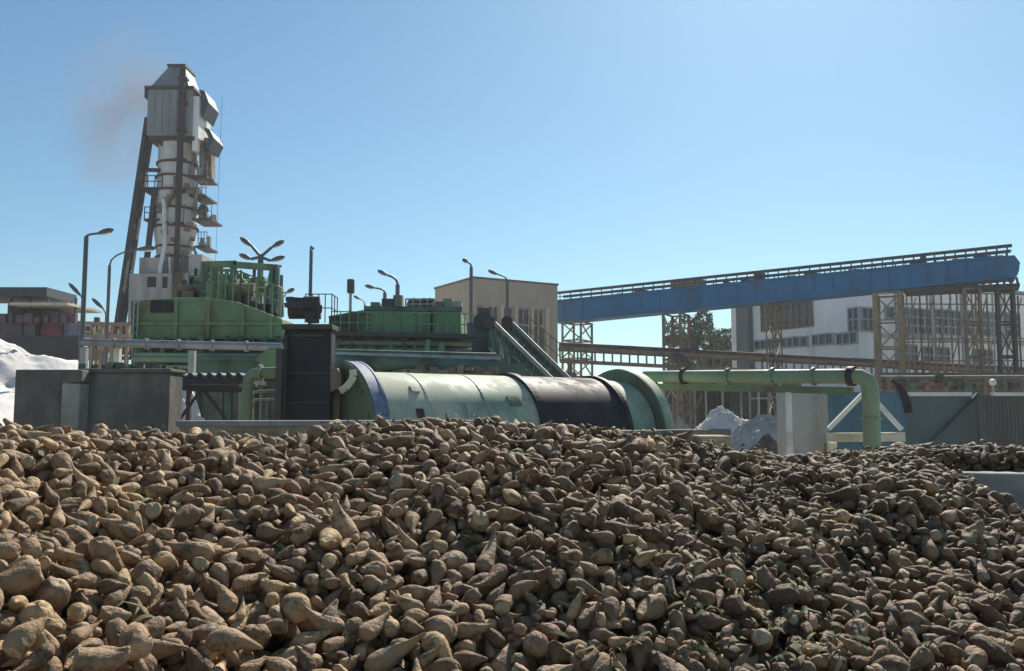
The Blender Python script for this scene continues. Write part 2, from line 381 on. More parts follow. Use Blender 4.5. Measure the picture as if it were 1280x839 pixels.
# material: one node network, tone from the object or from the stored attribute
def beet_material(name, stored):
    m = bpy.data.materials.new(name); m.use_nodes = True; nt = m.node_tree; b = nt.nodes['Principled BSDF']
    b.inputs['Roughness'].default_value = .72; b.inputs['Specular IOR Level'].default_value = .35
    at = nt.nodes.new('ShaderNodeAttribute'); at.attribute_name = 'local'
    if stored:
        tn = nt.nodes.new('ShaderNodeAttribute'); tn.attribute_name = 'tone'; tone = tn.outputs['Fac']
    else:
        tn = nt.nodes.new('ShaderNodeObjectInfo'); tone = tn.outputs['Alpha']
    mul = nt.nodes.new('ShaderNodeMath'); mul.operation = 'MULTIPLY'; mul.inputs[1].default_value = 37.0; lnk(nt, tone, mul.inputs[0])
    add = nt.nodes.new('ShaderNodeVectorMath'); add.operation = 'ADD'; lnk(nt, at.outputs['Vector'], add.inputs[0]); lnk(nt, mul.outputs[0], add.inputs[1])
    n1 = nt.nodes.new('ShaderNodeTexNoise'); n1.inputs['Scale'].default_value = 17; n1.inputs['Detail'].default_value = 6; n1.inputs['Roughness'].default_value = .7; lnk(nt, add.outputs[0], n1.inputs['Vector'])
    n2 = nt.nodes.new('ShaderNodeTexNoise'); n2.inputs['Scale'].default_value = 70; n2.inputs['Detail'].default_value = 4; lnk(nt, add.outputs[0], n2.inputs['Vector'])
    skin = nt.nodes.new('ShaderNodeValToRGB'); e = skin.color_ramp.elements       # from earthy to clean, by beet
    e[0].position = 0; e[0].color = (.110, .066, .038, 1); e[1].position = 1; e[1].color = (.52, .35, .18, 1)
    for pos, c in ((.25, (.172, .102, .056, 1)), (.5, (.245, .150, .083, 1)), (.8, (.36, .232, .126, 1))):
        q = e.new(pos); q.color = c
    lnk(nt, tone, skin.inputs['Fac'])
    soilm = nt.nodes.new('ShaderNodeMix'); soilm.data_type = 'RGBA'; soilm.inputs[7].default_value = (.034, .024, .017, 1)
    rs = nt.nodes.new('ShaderNodeValToRGB'); rs.color_ramp.elements[0].position = .50; rs.color_ramp.elements[1].position = .68
    lnk(nt, n1.outputs['Fac'], rs.inputs['Fac']); sc_ = nt.nodes.new('ShaderNodeMath'); sc_.operation = 'MULTIPLY'; sc_.inputs[1].default_value = .85
    lnk(nt, rs.outputs['Color'], sc_.inputs[0]); lnk(nt, sc_.outputs[0], soilm.inputs[0]); lnk(nt, skin.outputs['Color'], soilm.inputs[6])
    pale = nt.nodes.new('ShaderNodeMix'); pale.data_type = 'RGBA'; pale.inputs[7].default_value = (.60, .48, .34, 1)      # scuffed pale flesh
    rp = nt.nodes.new('ShaderNodeValToRGB'); rp.color_ramp.elements[0].position = .60; rp.color_ramp.elements[1].position = .74
    n4 = nt.nodes.new('ShaderNodeTexNoise'); n4.inputs['Scale'].default_value = 9; n4.inputs['Detail'].default_value = 3
    ad2 = nt.nodes.new('ShaderNodeVectorMath'); ad2.operation = 'ADD'; ad2.inputs[1].default_value = (5, 9, 3); lnk(nt, add.outputs[0], ad2.inputs[0]); lnk(nt, ad2.outputs[0], n4.inputs['Vector'])
    lnk(nt, n4.outputs['Fac'], rp.inputs['Fac']); s2 = nt.nodes.new('ShaderNodeMath'); s2.operation = 'MULTIPLY'; s2.inputs[1].default_value = .55
    lnk(nt, rp.outputs['Color'], s2.inputs[0]); lnk(nt, s2.outputs[0], pale.inputs[0]); lnk(nt, soilm.outputs[2], pale.inputs[6])
    ca = nt.nodes.new('ShaderNodeAttribute'); ca.attribute_name = 'cut'; cm = nt.nodes.new('ShaderNodeMix'); cm.data_type = 'RGBA'; cm.inputs[7].default_value = (.55, .43, .27, 1)
    cs = nt.nodes.new('ShaderNodeMath'); cs.operation = 'MULTIPLY'; cs.inputs[1].default_value = .75; lnk(nt, ca.outputs['Fac'], cs.inputs[0]); lnk(nt, cs.outputs[0], cm.inputs[0]); lnk(nt, pale.outputs[2], cm.inputs[6])
    lnk(nt, cm.outputs[2], b.inputs['Base Color'])
    sx = nt.nodes.new('ShaderNodeMath'); sx.operation = 'MULTIPLY_ADD'; sx.inputs[1].default_value = .5; lnk(nt, n2.outputs['Fac'], sx.inputs[0]); lnk(nt, n1.outputs['Fac'], sx.inputs[2])
    bp = nt.nodes.new('ShaderNodeBump'); bp.inputs['Strength'].default_value = 1.0; bp.inputs['Distance'].default_value = .014
    lnk(nt, sx.outputs[0], bp.inputs['Height']); lnk(nt, bp.outputs[0], b.inputs['Normal'])
    return m
M['beet'] = beet_material('beet_skin', False); M['beet_mass'] = beet_material('beet_skin_in_the_mass', True)
def np_mesh(name, v, q, attrs, m):
    me = bpy.data.meshes.new(name); me.vertices.add(len(v)); me.vertices.foreach_set('co', v.astype(np.float32).ravel())
    me.loops.add(q.size); me.loops.foreach_set('vertex_index', q.astype(np.int32).ravel())
    me.polygons.add(len(q)); me.polygons.foreach_set('loop_start', np.arange(len(q), dtype=np.int32)*q.shape[1])
    me.polygons.foreach_set('use_smooth', np.ones(len(q), bool))
    for an, ty, dat in attrs:
        a = me.attributes.new(an, ty, 'POINT'); a.data.foreach_set('vector' if ty == 'FLOAT_VECTOR' else 'value', dat.astype(np.float32).ravel())
    me.update(); me.validate(); me.materials.append(m); return me
def tone_at(p):                         # earthier to the right, cleaner on the near left
    return float(np.clip(.60-.085*p[0]+rng.normal(0, .22)-.035*(p[1]-4), .02, .98))
def cuts(T, nr, ns):
    c = np.zeros((nr, ns)); c[:2] = 1.0 if T['cut'] else 0.0; return c.ravel()
HIM = [np_mesh('sugar_beet', v, q, [('local', 'FLOAT_VECTOR', v), ('cut', 'FLOAT', cuts(T, 34, 36))], M['beet']) for T, (v, q) in zip(TP, HI)]
tones = [tone_at(b[3]) for b in beets]
BEET_LABEL = 'earthy brown sugar beet among the larger ones at the front of the heap'
first = None
for n, b in enumerate(big):
    k, M3, s, p = beets[int(b)]
    if first is None:
        first = ob = bpy.data.objects.new('sugar_beet', HIM[k]); tag(ob, BEET_LABEL, 'sugar beet', 'larger sugar beets at the front of the heap')
    else: ob = first.copy(); ob.data = HIM[k]
    m4 = Matrix([list(M3[i]*s)+[float(p[i])] for i in range(3)]+[[0, 0, 0, 1]])
    ob.matrix_world = m4; ob.color = (1, 1, 1, tones[int(b)]); C.objects.link(ob)
    if int(b) in special: ob['label'] = special[int(b)]; ob.color = (1, 1, 1, .8)
    else: ob['label'] = BEET_LABEL
vs = []; fs = []; lc = []; tn = []; ct = []; o = 0
for b, (k, M3, s, p) in enumerate(beets):
    if b in bigset: continue
    v, q = MID[k] if seen_side[b] >= 1 else LO[k]
    vs.append((v*s)@M3.T+p); fs.append(q+o); lc.append(v*s); tn.append(np.full(len(v), tones[b])); ct.append(cuts(TP[k], 15, 14) if seen_side[b] >= 1 else cuts(TP[k], 7, 8)); o += len(v)
mass = bpy.data.objects.new('sugar_beets', np_mesh('sugar_beets', np.concatenate(vs), np.concatenate(fs), [('local', 'FLOAT_VECTOR', np.concatenate(lc)), ('tone', 'FLOAT', np.concatenate(tn)), ('cut', 'FLOAT', np.concatenate(ct))], M['beet_mass']))
C.objects.link(mass); tag(mass, 'thousands of smaller and farther sugar beets making up the rest of the heap', 'sugar beets', kind='stuff')
# dark earth under the beets
st = 12
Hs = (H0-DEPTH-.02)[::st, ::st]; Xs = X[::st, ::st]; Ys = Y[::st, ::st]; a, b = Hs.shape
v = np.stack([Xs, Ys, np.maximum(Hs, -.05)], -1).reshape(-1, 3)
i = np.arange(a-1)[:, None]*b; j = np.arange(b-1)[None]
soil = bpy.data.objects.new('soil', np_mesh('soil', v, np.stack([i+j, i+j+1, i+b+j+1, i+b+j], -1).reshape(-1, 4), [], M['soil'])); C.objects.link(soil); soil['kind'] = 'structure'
print('heap done', round(time.time()-t0, 1))

# scraps of leaf and stalk lying on the heap, thicker on the right
rg2 = np.random.default_rng(5); v = []; f = []
for k in range(1500):
    u = rg2.uniform(-.55, .62) if k % 3 == 0 else rg2.normal(.30, .12); yy = rg2.uniform(2.0, 8.0); xx = u*yy
    i, j = int((yy-GY0)/CS), int((xx-GX0)/CS)
    if not (6 < i < ny-6 and 6 < j < nx-6) or not valid[i, j]: continue
    z0 = H[i-2:i+3, j-2:j+3].max()-.004; a = rg2.uniform(0, 6.28); L = rg2.uniform(.03, .10); wd2 = L*rg2.uniform(.12, .32)
    d = np.array([math.cos(a), math.sin(a), 0]); e = np.array([-d[1], d[0], 0]); c = np.array([xx, yy, z0]); o = len(v)
    for t in (-1, -.4, .3, 1):
        wq = wd2*(1-abs(t)**2*.9); p = c+d*L*t*.5+np.array([0, 0, .022*(1-t*t)*rg2.uniform(.3, 1.4)])
        v += [p-e*wq*.5+np.array([0, 0, rg2.uniform(0, .01)]), p+e*wq*.5]
    for t in range(3): f.append([o+2*t, o+2*t+1, o+2*t+3, o+2*t+2])
M['leaf_scrap'] = mat('wilted_leaf', (.065, .095, .03), .7, .5, 9, (.16, .11, .05), .5, 7)
lv = bpy.data.objects.new('leaves', np_mesh('leaves', np.array(v), np.array(f), [], M['leaf_scrap'])); C.objects.link(lv); tag(lv, 'wilted green and brown leaf scraps scattered over the heap', 'leaves', kind='stuff')
# ------------------------------------------------------------------ divider wall and yard walls
mb = MB(); n2 = wn*.11
dwa, dwb = WA-wd*.8, WB+wd*3.0
mb.hexa([Vector((dwa.x, dwa.y, -.1))-n2, Vector((dwb.x, dwb.y, -.1))-n2, Vector((dwb.x, dwb.y, -.1))+n2, Vector((dwa.x, dwa.y, -.1))+n2],
        [Vector((dwa.x, dwa.y, WA.z-.05))-n2, Vector((dwb.x, dwb.y, WB.z-.03))-n2, Vector((dwb.x, dwb.y, WB.z-.03))+n2, Vector((dwa.x, dwa.y, WA.z-.05))+n2])
tag(mb.build('divider_wall', 'lightconc2' if 'lightconc2' in M else 'lightconc', loc=(dwa.x, dwa.y, 0), bevel=.02), 'low smooth grey concrete wall with beets piled behind its top', 'wall')
# low wall in front of the drum
a, b = P(224, 526, 9.9), P(600, 526, 10.6)
tp = a.z
t_ = thing('retaining_wall', (a.x, a.y, 0), 'long low concrete wall with a pale coping standing in for its lit top between the heap and the drum', 'wall')
MB().hexa([(a.x, a.y, -.1), (b.x, b.y, -.1), (b.x, b.y+.3, -.1), (a.x, a.y+.3, -.1)], [(a.x, a.y, tp-.07), (b.x, b.y, tp-.07), (b.x, b.y+.3, tp-.07), (a.x, a.y+.3, tp-.07)]).build('wall_body', 'tanconc', t_)
MB().hexa([(a.x-.03, a.y-.04, tp-.068), (b.x, b.y-.04, tp-.068), (b.x, b.y+.34, tp-.068), (a.x-.03, a.y+.34, tp-.068)], [(a.x-.03, a.y-.04, tp), (b.x, b.y-.04, tp), (b.x, b.y+.34, tp), (a.x-.03, a.y+.34, tp)]).build('coping', 'lightconc', t_, bevel=.015)  # pale grey coping colour stands in for sun on the wall top
# dark concrete bunker wall on the left
t_ = thing('concrete_wall', (-6.0, 12, 0), 'dark concrete bunker wall with a pillar coloured paler as if sunlit, left of the green pipe', 'wall')
Yw = 12.0
def slab(x0, x1, ytop, Y, th, name, m, bot=-.1):
    a, b = P(x0, ytop, Y), P(x1, ytop, Y)
    return MB().hexa([(a.x, Y, bot), (b.x, Y, bot), (b.x, Y+th, bot), (a.x, Y+th, bot)], [(a.x, Y, a.z), (b.x, Y, a.z), (b.x, Y+th, a.z), (a.x, Y+th, a.z)]).build(name, m, t_, bevel=.02)
slab(19, 78, 462, 12.25, .35, 'wall_panel', 'concrete')
slab(77, 100, 479, 11.75, .5, 'pillar', 'lightconc')  # paler concrete colour stands in for light falling on the pillar
slab(74, 102, 462, 11.72, .56, 'pillar_cap', 'concrete', zt(478, 11.72))
slab(100.3, 212, 466, 12.0, .5, 'wall_panel', 'concrete')
slab(100.5, 213, 460.5, 11.96, .6, 'coping', 'concrete', zt(466, 11.9)+.004)
mb = MB()
for q in range(26):
    px = random.uniform(104, 208); p = P(px, 459, 12.2); r = random.uniform(.02, .07)
    mb.boxz(p.x, 12+random.uniform(.05, .7), p.z-.03, p.z+r, r*2.2, r*1.8, random.random()*3)
mb.build('rubble', 'concrete', t_)
# tan block beside the drum foundation
a, b = P(800, 536, 14.2), P(880, 546, 13.6)
mb = MB(); c, d = P(876, 545, 13.6), P(915, 545, 13.6)
tag(mb.hexa([(c.x, 13.6, -.1), (d.x, 13.6, -.1), (d.x, 14.3, -.1), (c.x, 14.3, -.1)], [(c.x, 13.6, c.z), (d.x, 13.6, c.z), (d.x, 14.3, c.z), (c.x, 14.3, c.z)]).build('concrete_block', 'tanconc', loc=(c.x, 13.6, 0), bevel=.03), 'square tan concrete block to the right of the drum foundation', 'block')
# ------------------------------------------------------------------ washing drum
AX = Vector((math.sin(R(54)), math.cos(R(54)), 0))
YL = 13.0; zc_ = 1.86; A0 = Vector((xt(425, 525, YL), YL, zc_))
LEN = 5.52
t_ = thing('washing_drum', (A0.x+AX.x*3, A0.y+AX.y*3, 0), 'long green and black rotary drum lying behind the beet heap', 'drum')
RD = 1.05
MB().lathe(A0, AX, [(.23, RD), (3.02, RD)], 72).build('green_shell', 'drum', t_)
mb = MB().lathe(A0, AX, [(3.02, RD+.004), (4.88, RD+.004)], 72)
mb.build('black_shell', 'black', t_)
def band(l0, l1, r, r_in, name, m): return MB().lathe(A0, AX, [(l0, r_in), (l0, r), (l1, r), (l1, r_in)], 72, smooth=False, closed=True).build(name, m, t_)
band(2.94, 3.05, RD+.055, RD-.02, 'band', 'black')
band(4.80, 4.89, RD+.05, RD-.02, 'band', 'black')
band(4.892, 5.50, RD-.03, RD-.2, 'collar', 'drum')
# left ring: broad rim with an end face
mb = MB().lathe(A0, AX, [(0, 1.2), (.22, 1.2)], 96); mb.lathe(A0, AX, [(.22, 1.2), (.22, RD-.02)], 96, smooth=False)
rg = mb.build('end_ring', 'bluerim', t_)
mb = MB().lathe(A0, AX, [(-.002, .03), (-.002, 1.2)], 96, smooth=False).lathe(A0, AX, [(-.03, 1.12), (-.03, 1.19), (-.002, 1.19)], 96, smooth=False)
for k in range(16):
    a = k/16*2*math.pi; q = A0+Vector((-AX.y, AX.x, 0))*math.cos(a)*1.03+Vector((0, 0, 1))*math.sin(a)*1.03
    mb.tube([q-AX*.05, q], .035, 6)
mb.build('ring_face', 'drumface', rg)
for l in (.0, .19): band(l, l+.03, 1.208, 1.19, 'groove_rib', 'bluerim')
# right end: big domed housing
E0 = A0+AX*LEN
mb = MB().lathe(E0, AX, [(0, 1.24), (.22, 1.23)], 96).lathe(E0, AX, [(.22, 1.23), (.28, 1.17), (.30, .3)], 96)
hd = mb.build('end_housing', 'drum', t_)
MB().lathe(E0, AX, [(-.002, RD-.25), (-.002, 1.24)], 96, smooth=False).lathe(E0, AX, [(-.03, 1.17), (-.03, 1.235), (0, 1.235)], 96, smooth=False).build('housing_face', 'drumface', hd)
for l in (1.0, 2.0): band(l, l+.035, RD+.008, RD-.02, 'weld_seam', 'drum')
def patch(l, th, w_, h_, name, m):      # a curved plate riding on the shell
    nx_ = Vector((AX.y, -AX.x, 0)); vs_ = []; fs_ = []
    for i in range(7):
        t2 = th+(i/6-.5)*h_/RD; n_ = nx_*math.cos(t2)+Vector((0, 0, math.sin(t2)))
        for dl in (-w_/2, w_/2):
            for r_ in (RD-.01, RD+.018): vs_.append(A0+AX*(l+dl)+n_*r_)
    for i in range(6):
        o_ = i*4; fs_ += [(o_+1, o_+3, o_+7, o_+5), (o_, o_+1, o_+5, o_+4), (o_+3, o_+2, o_+6, o_+7)]
    fs_ += [(0, 2, 3, 1), (24, 25, 27, 26)]
    return MB().add(vs_, fs_).build(name, m, t_)
patch(.85, R(48), .13, .13, 'port_cover', 'drumface'); patch(.80, R(24), .12, .14, 'port_cover', 'rust'); patch(2.55, R(36), .22, .2, 'port_cover', 'drumface'); patch(1.75, R(25), .3, .34, 'hatch_plate', 'drum'); patch(2.7, R(12), .14, .12, 'port_cover', 'rust')
mb = MB()
for l, r in ((.9, 1.10), (3.1, 1.10), (4.6, 1.10)):
    q = A0+AX*l
    mb.box((q.x, q.y, .42), (.5, .5, .84), R(36))
mb.build('roller_stand', 'dksteel', t_)
# drum foundation
f0, f1 = A0+AX*-.3, A0+AX*6.6; nf = Vector((AX.y, -AX.x, 0))
mb = MB(); pts = [f0+nf*1.25, f1+nf*1.25, f1+nf*1.75, f0+nf*1.75]
zf = P(830, 537, 15).z
mb.hexa([(p.x, p.y, -.1) for p in pts], [(p.x, p.y, zf) for p in pts])
tag(mb.build('foundation_wall', 'concrete', loc=(f0.x, f0.y, 0), bevel=.02), 'grey concrete foundation wall along the foot of the rotary drum', 'wall')
# chute pieces at the drum's inlet
q = A0-AX*.12
t_ = thing('inlet_chute', (q.x-.1, q.y-.1, 0), 'small curved chute with white lip feeding the left end of the drum', 'chute')
c0 = P(428, 490, 12.85)
mb = MB()
pr = [P(441, 462, 12.45), P(442, 470, 12.45), P(438, 478, 12.45), P(432, 485, 12.45), P(425, 489, 12.45)]
for a, b in zip(pr, pr[1:]): mb.beam(a, b, .10, .05, up=(.3, -1, .2))
mb.build('lip', 'cream', t_)
mb = MB().prism([P(413, 458, 12.62), P(421, 460, 12.62), P(426, 468, 12.62), P(427, 478, 12.62), P(423, 486, 12.62), P(413, 490, 12.62)], (0, .35, 0))
mb.boxz(c0.x-.12, 12.95, -.05, P(424, 490, 12.9).z, .16, .2); mb.build('hopper', 'brownst', t_)
# ------------------------------------------------------------------ black drive housing
YH = 12.6
a, b = P(355, 402, YH), P(414, 402, YH)
t_ = thing('drive_housing', ((a.x+b.x)/2, YH, 0), 'tall black steel housing standing left of the drum, motor on top', 'housing')
wd_ = b.x-a.x
MB().boxz((a.x+b.x)/2, YH+.17, -.05, a.z-.12, wd_, .3).build('casing', 'blackmat', t_, bevel=.01)
mb = MB()
for k in range(5): mb.boxz((a.x+b.x)/2, YH+.012, a.z-.75-k*.42, a.z-.73-k*.42, wd_*.96, .02)
mb.beam((a.x+.03, YH-.0, .5), (a.x+.03, YH, a.z-.2), .05, .03); mb.beam((a.x+.12, YH-.01, a.z-.2), (b.x-.1, YH-.01, a.z-.2), .03, .04)
mb.build('frame', 'dksteel', t_)
MB().boxz((a.x+b.x)/2, YH+.2, a.z-.118, a.z-.04, wd_+.05, .5).build('cap', 'dksteel', t_, bevel=.01)
mb = MB()
for k in range(16):
    p = P(random.uniform(362, 398), 0+random.uniform(372, 399), YH+random.uniform(.1, .35)); mb.box(p, (random.uniform(.06, .2), random.uniform(.08, .2), random.uniform(.05, .16)), random.uniform(-.4, .4))
mb.tube([P(362, 388, YH+.3), P(398, 388, YH+.3)], .13, 14); mb.tube([P(380, 378, YH+.3), P(399, 378, YH+.3)], .09, 12)
mb.build('motor', 'dksteel', t_)
mb = MB(); rail(mb, Vector((a.x+.3, YH+.02, a.z-.02)), Vector((b.x, YH+.02, a.z-.02)), .42, 4, .008); rail(mb, Vector((b.x, YH+.02, a.z-.02)), Vector((b.x, YH+.42, a.z-.02)), .42, 2, .008)
mb.build('railing', 'dksteel', t_)
px_ = P(350, 440, 12.45)
mb = MB().beam((px_.x, 12.45, 0), (px_.x, 12.45, zt(436, 12.45)), .09, .09); mb.beam((px_.x+.04, 12.5, zt(440, 12.45)), (a.x, YH+.2, zt(440, 12.45)), .05)
mb.build('post', 'dksteel', t_)
# pale green pipe bend left of the housing
q = P(312, 500, 12.9)
t_ = thing('pipe_bend', (q.x, 12.9, 0), 'short pale green pipe bending down beside the black housing', 'pipe')
arc = [P(352, 466, 12.9), P(326, 466, 12.9), P(317, 468, 12.9), P(312, 473, 12.9), P(310, 482, 12.9)]; arc += [Vector((arc[-1].x, 12.9, 1.6)), Vector((arc[-1].x, 12.9, 0))]
MB().tube(arc, .085, 14).build('pipe', 'greenlt', t_)
mb = MB()
for p, d in ((arc[1], Vector((1, 0, 0))), (arc[4], Vector((0, 0, 1)))): mb.tube([p-d*.02, p+d*.02], .125, 14)
mb.build('flange', 'greenlt', t_)
mb = MB().tube([P(318, 490, 13), P(352, 488, 13)], .022, 8).tube([P(318, 500, 13), P(352, 499, 13)], .018, 8); mb.build('drain_pipe', 'steel', t_)
# ------------------------------------------------------------------ grey pipe on supports
YP = 18.0
a, b = P(104, 428, YP), P(352, 434, YP-1.2)
t_ = thing('overhead_pipe', (a.x, YP, 0), 'long grey horizontal pipe on posts in front of the green beet washer', 'pipe')
MB().tube([a, b], .08, 14).build('pipe', 'steel', t_)
for k in range(1, 6): p = a.lerp(b, k/6); MB().tube([p-Vector((.025, 0, 0)), p+Vector((.025, 0, 0))], .11, 12).build('flange', 'steel', t_)
for px in (106, 150, 245):
    p = a.lerp(b, (px-104)/248); MB().beam((p.x, p.y, 0), (p.x, p.y, p.z-.11), .12, .12).build('post', 'cream' if px == 150 else 'greypanel', t_)
# steel trestle under the pipe, with conveyor deck
Yt = 13.6
a, b = P(210, 484, Yt), P(302, 487, Yt)
t_ = thing('steel_trestle', ((a.x+b.x)/2, Yt, 0), 'low dark steel trestle with diagonal braces right of the concrete bunker wall', 'trestle')
for p in (a, b):
    for dy in (0, .9): MB().beam((p.x, Yt+dy, 0), (p.x, Yt+dy, p.z), .07, .07).build('leg', 'steel' if dy == 0 else 'dksteel', t_)
mb = MB(); mb.beam(a-Vector((.04, 0, 0)), b+Vector((.04, 0, 0)), .09, .09); mb.beam(a+Vector((0, .9, 0)), b+Vector((0, .9, 0)), .09, .09)
mb.build('top_beam', 'dksteel', t_)
MB().beam((a.x, Yt, 1.9), (b.x-.6, Yt, a.z), .04, .04).build('brace', 'dksteel', t_); MB().beam((b.x, Yt+.05, 1.9), (a.x+.5, Yt+.05, a.z), .04, .04).build('brace', 'dksteel', t_)
mb = MB(); mb.boxz((a.x+b.x)/2, Yt+.45, a.z+.05, a.z+.12, b.x-a.x+.2, 1.1)
for k in range(9):
    mb.tube([(a.x+k*.15, Yt+.1, a.z+.18), (a.x+k*.15, Yt+.8, a.z+.18)], .05, 8)
mb.build('roller_deck', 'dksteel', t_)
from mathutils import noise
def lump_heap(name, c, rx, ry, h, m, seed, n=84, power=1.3, jag=.18):
    rg_ = np.random.default_rng(seed); v = []; f = []; ph = rg_.uniform(0, 6.28, 12); ofs = Vector((seed*3.1, seed*1.7, 0))
    for i in range(n+1):
        rr = i/n
        for k in range(n):
            a = 2*math.pi*k/n; x, y = math.cos(a)*rr, math.sin(a)*rr
            edge = 1+.16*math.sin(2*a+ph[0])+.1*math.sin(3*a+ph[1])+.06*math.sin(7*a+ph[2])
            big = noise.fractal(Vector((x*2.2, y*2.2, 0))+ofs, 1, 2, 3); sm = noise.fractal(Vector((x*9, y*9, 5))+ofs, .9, 2, 5)
            z = h*max(0, 1-rr**power)*(1+.22*big)+h*(.045*sm+.05*abs(noise.noise(Vector((x*16, y*16, 2))+ofs)))*min(1, (1-rr)*6)
            v.append((c[0]+x*rx*edge, c[1]+y*ry*edge, c[2]+(z if i < n else -.05)))
    top = max(p[2] for p in v); v = [(p[0], p[1], p[2]*h/top if p[2] > 0 else p[2]) for p in v]
    for i in range(n):
        for k in range(n):
            k2 = (k+1) % n; f.append((i*n+k, i*n+k2, (i+1)*n+k2, (i+1)*n+k))
    mb = MB(); mb.add(v, f, True); return mb.build(name, m, loc=(c[0], c[1], 0))
q = P(252, 524, 13.0)
tag(lump_heap('lime_heap', (q.x-.05, 12.9, 0), .75, .6, zt(516, 12.9), 'tarp', 3), 'small white heap of lime under the dark steel trestle', 'heap')
q = P(215, 470, 15.6)
tag(lump_heap('lime_heap', (q.x, 15.6, 0), 1.1, 1.0, zt(463, 15.6), 'lime', 4), 'white heap peeking over the right end of the bunker wall', 'heap')
# big white lime heap on the left
tag(lump_heap('lime_heap', (xt(-70, 430, 30), 30, 0), 10.5, 9, zt(417, 30), 'lime', 5, power=1.5), 'huge white lime heap at the left edge behind the bunker wall', 'heap')
# ------------------------------------------------------------------ green beet washer, left hull
YG = 21.0
def gp(px, py, Y=None): return P(px, py, Y or YG)
q = gp(255, 440)
t_ = thing('beet_washer', (q.x, YG+1, 0), 'large green steel washer hull with sloping top below the white tower', 'machine')
prof_ = [gp(163, 376), gp(215, 372), gp(258, 372), gp(296, 377), gp(352, 398), gp(356, 424), gp(163, 424)]
MB().prism(prof_, (0, 2.6, 0)).build('hull', 'green', t_, bevel=.03)
mb = MB()
for px in (170, 222, 262, 305, 340):
    a, b = gp(px, 374 if px < 270 else 374+(px-270)*.27), gp(px, 424); mb.beam((a.x, YG-.04, b.z), (a.x, YG-.04, a.z-.05), .07, .08)
a, b = gp(163, 405), gp(354, 405); mb.beam((a.x, YG-.045, a.z), (b.x, YG-.045, a.z), .09, .06)
mb.build('rib', 'green', t_)
# dark inspection opening
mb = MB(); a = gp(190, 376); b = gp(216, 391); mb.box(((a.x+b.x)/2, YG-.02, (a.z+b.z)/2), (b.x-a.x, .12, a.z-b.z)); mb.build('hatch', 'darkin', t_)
a, b = gp(160, 426), gp(357, 426)
MB().hexa([(a.x+.2, YG+.3, 2.9), (b.x, YG+.3, 2.9), (b.x, YG+2.4, 2.9), (a.x+.2, YG+2.4, 2.9)], [(a.x, YG+.1, a.z), (b.x, YG+.1, a.z), (b.x, YG+2.4, a.z), (a.x, YG+2.4, a.z)]).build('trough', 'greendk', t_)
mb = MB()
for px in (175, 205, 245, 285, 325): p = gp(px, 440); mb.beam((p.x, YG+.15, 0), (p.x, YG+.15, gp(0, 424).z), .16, .16)
for k in range(10):
    p = gp(random.uniform(165, 350), random.uniform(434, 470), YG-.1); mb.tube([p, p+Vector((random.uniform(.4, 1.3), 0, random.uniform(-.05, .05)))], random.uniform(.03, .09), 8)
mb.build('support', 'greendk', t_)
for k in range(14): p = gp(172+k*12.5, random.uniform(440, 480), YG+random.uniform(.1, .8)); MB().box(p, (random.uniform(.15, .6), .3, random.uniform(.15, .4)), 0).build('underside_motor', 'dksteel', t_)
# gangway with diagonal plate at right of hull
mb = MB().prism([gp(318, 450, 16.2), gp(336, 434, 16.2), gp(352, 434, 16.2), gp(352, 462, 16.2), gp(340, 462, 16.2)], (0, .15, 0)); mb.build('side_plate', 'green', t_)
mb = MB(); a, b = gp(255, 452), gp(352, 452)
mb.boxz((a.x+b.x)/2, YG-.5, a.z-.35, a.z, b.x-a.x, .5); mb.beam((a.x, YG-.8, a.z+.02), (b.x, YG-.8, a.z+.02), .06, .1); mb.build('flume', 'greendk', t_)
# green pipe frame over the hull
YF = 22.5
q = gp(300, 380, YF)
t_ = thing('pipe_gantry', (q.x, YF, 0), 'open green steel frame of pipes and valves between tower and street lamps', 'frame')
for px, top in ((258, 331), (269, 334), (292, 331), (341, 334), (346, 336)):
    p = gp(px, top, YF); MB().beam((p.x, YF, 3.4), (p.x, YF, p.z), .14, .14).build('post', 'greendk', t_)
mb = MB(); mb.beam(gp(252, 331, YF), gp(296, 330, YF), .12, .16); mb.beam(gp(292, 331, YF), gp(348, 335, YF), .12, .16); mb.beam(gp(258, 345, YF), gp(292, 345, YF), .07, .07); mb.beam(gp(258, 338, YF), gp(294, 338, YF), .07, .07)
mb.beam(gp(256, 354, YF), gp(296, 353, YF), .08, .08); mb.beam(gp(292, 334, YF), gp(312, 362, YF), .06, .06); mb.build('beam', 'green', t_)
mb = MB()
for k in range(9):
    p = gp(random.uniform(255, 300), random.uniform(350, 368), YF+random.uniform(.2, 1.2)); mb.tube([p, p+Vector((random.uniform(-.8, .8), .2, random.uniform(-.2, .2)))], random.uniform(.05, .12), 8)
for k in range(6):
    p = gp(random.uniform(260, 320), random.uniform(345, 372), YF); mb.tube([p, p+Vector((0, 0, -.8))], random.uniform(.04, .09), 8)
mb.build('pipework', 'greendk', t_)
tq = gp(302, 360, YF+.6); MB().lathe((tq.x, tq.y, zt(378, YF)), (0, 0, 1), [(0, .02), (0, .48), (zt(352, YF)-zt(378, YF), .46), (zt(346, YF)-zt(378, YF), .2), (zt(344, YF)-zt(378, YF), .01)], 20).build('tank', 'green', t_)
mb = MB(); a = gp(341, 356, YF); mb.tube([gp(334, 392, YF), gp(334, 362, YF), gp(341, 356, YF), gp(350, 362, YF), gp(350, 396, YF)], .1, 10); mb.build('riser', 'greendk', t_)
mb = MB()
for px in (342, 352, 356): p = gp(px, 362, YF); mb.tube([(p.x, YF-.3, gp(0, 398).z), (p.x, YF-.3, p.z)], .018, 6)
mb.tube([gp(342, 366, YF-.3), gp(358, 366, YF-.3)], .018, 6); mb.tube([gp(342, 380, YF-.3), gp(358, 380, YF-.3)], .018, 6); mb.build('railing', 'steel', t_)
mb = MB()
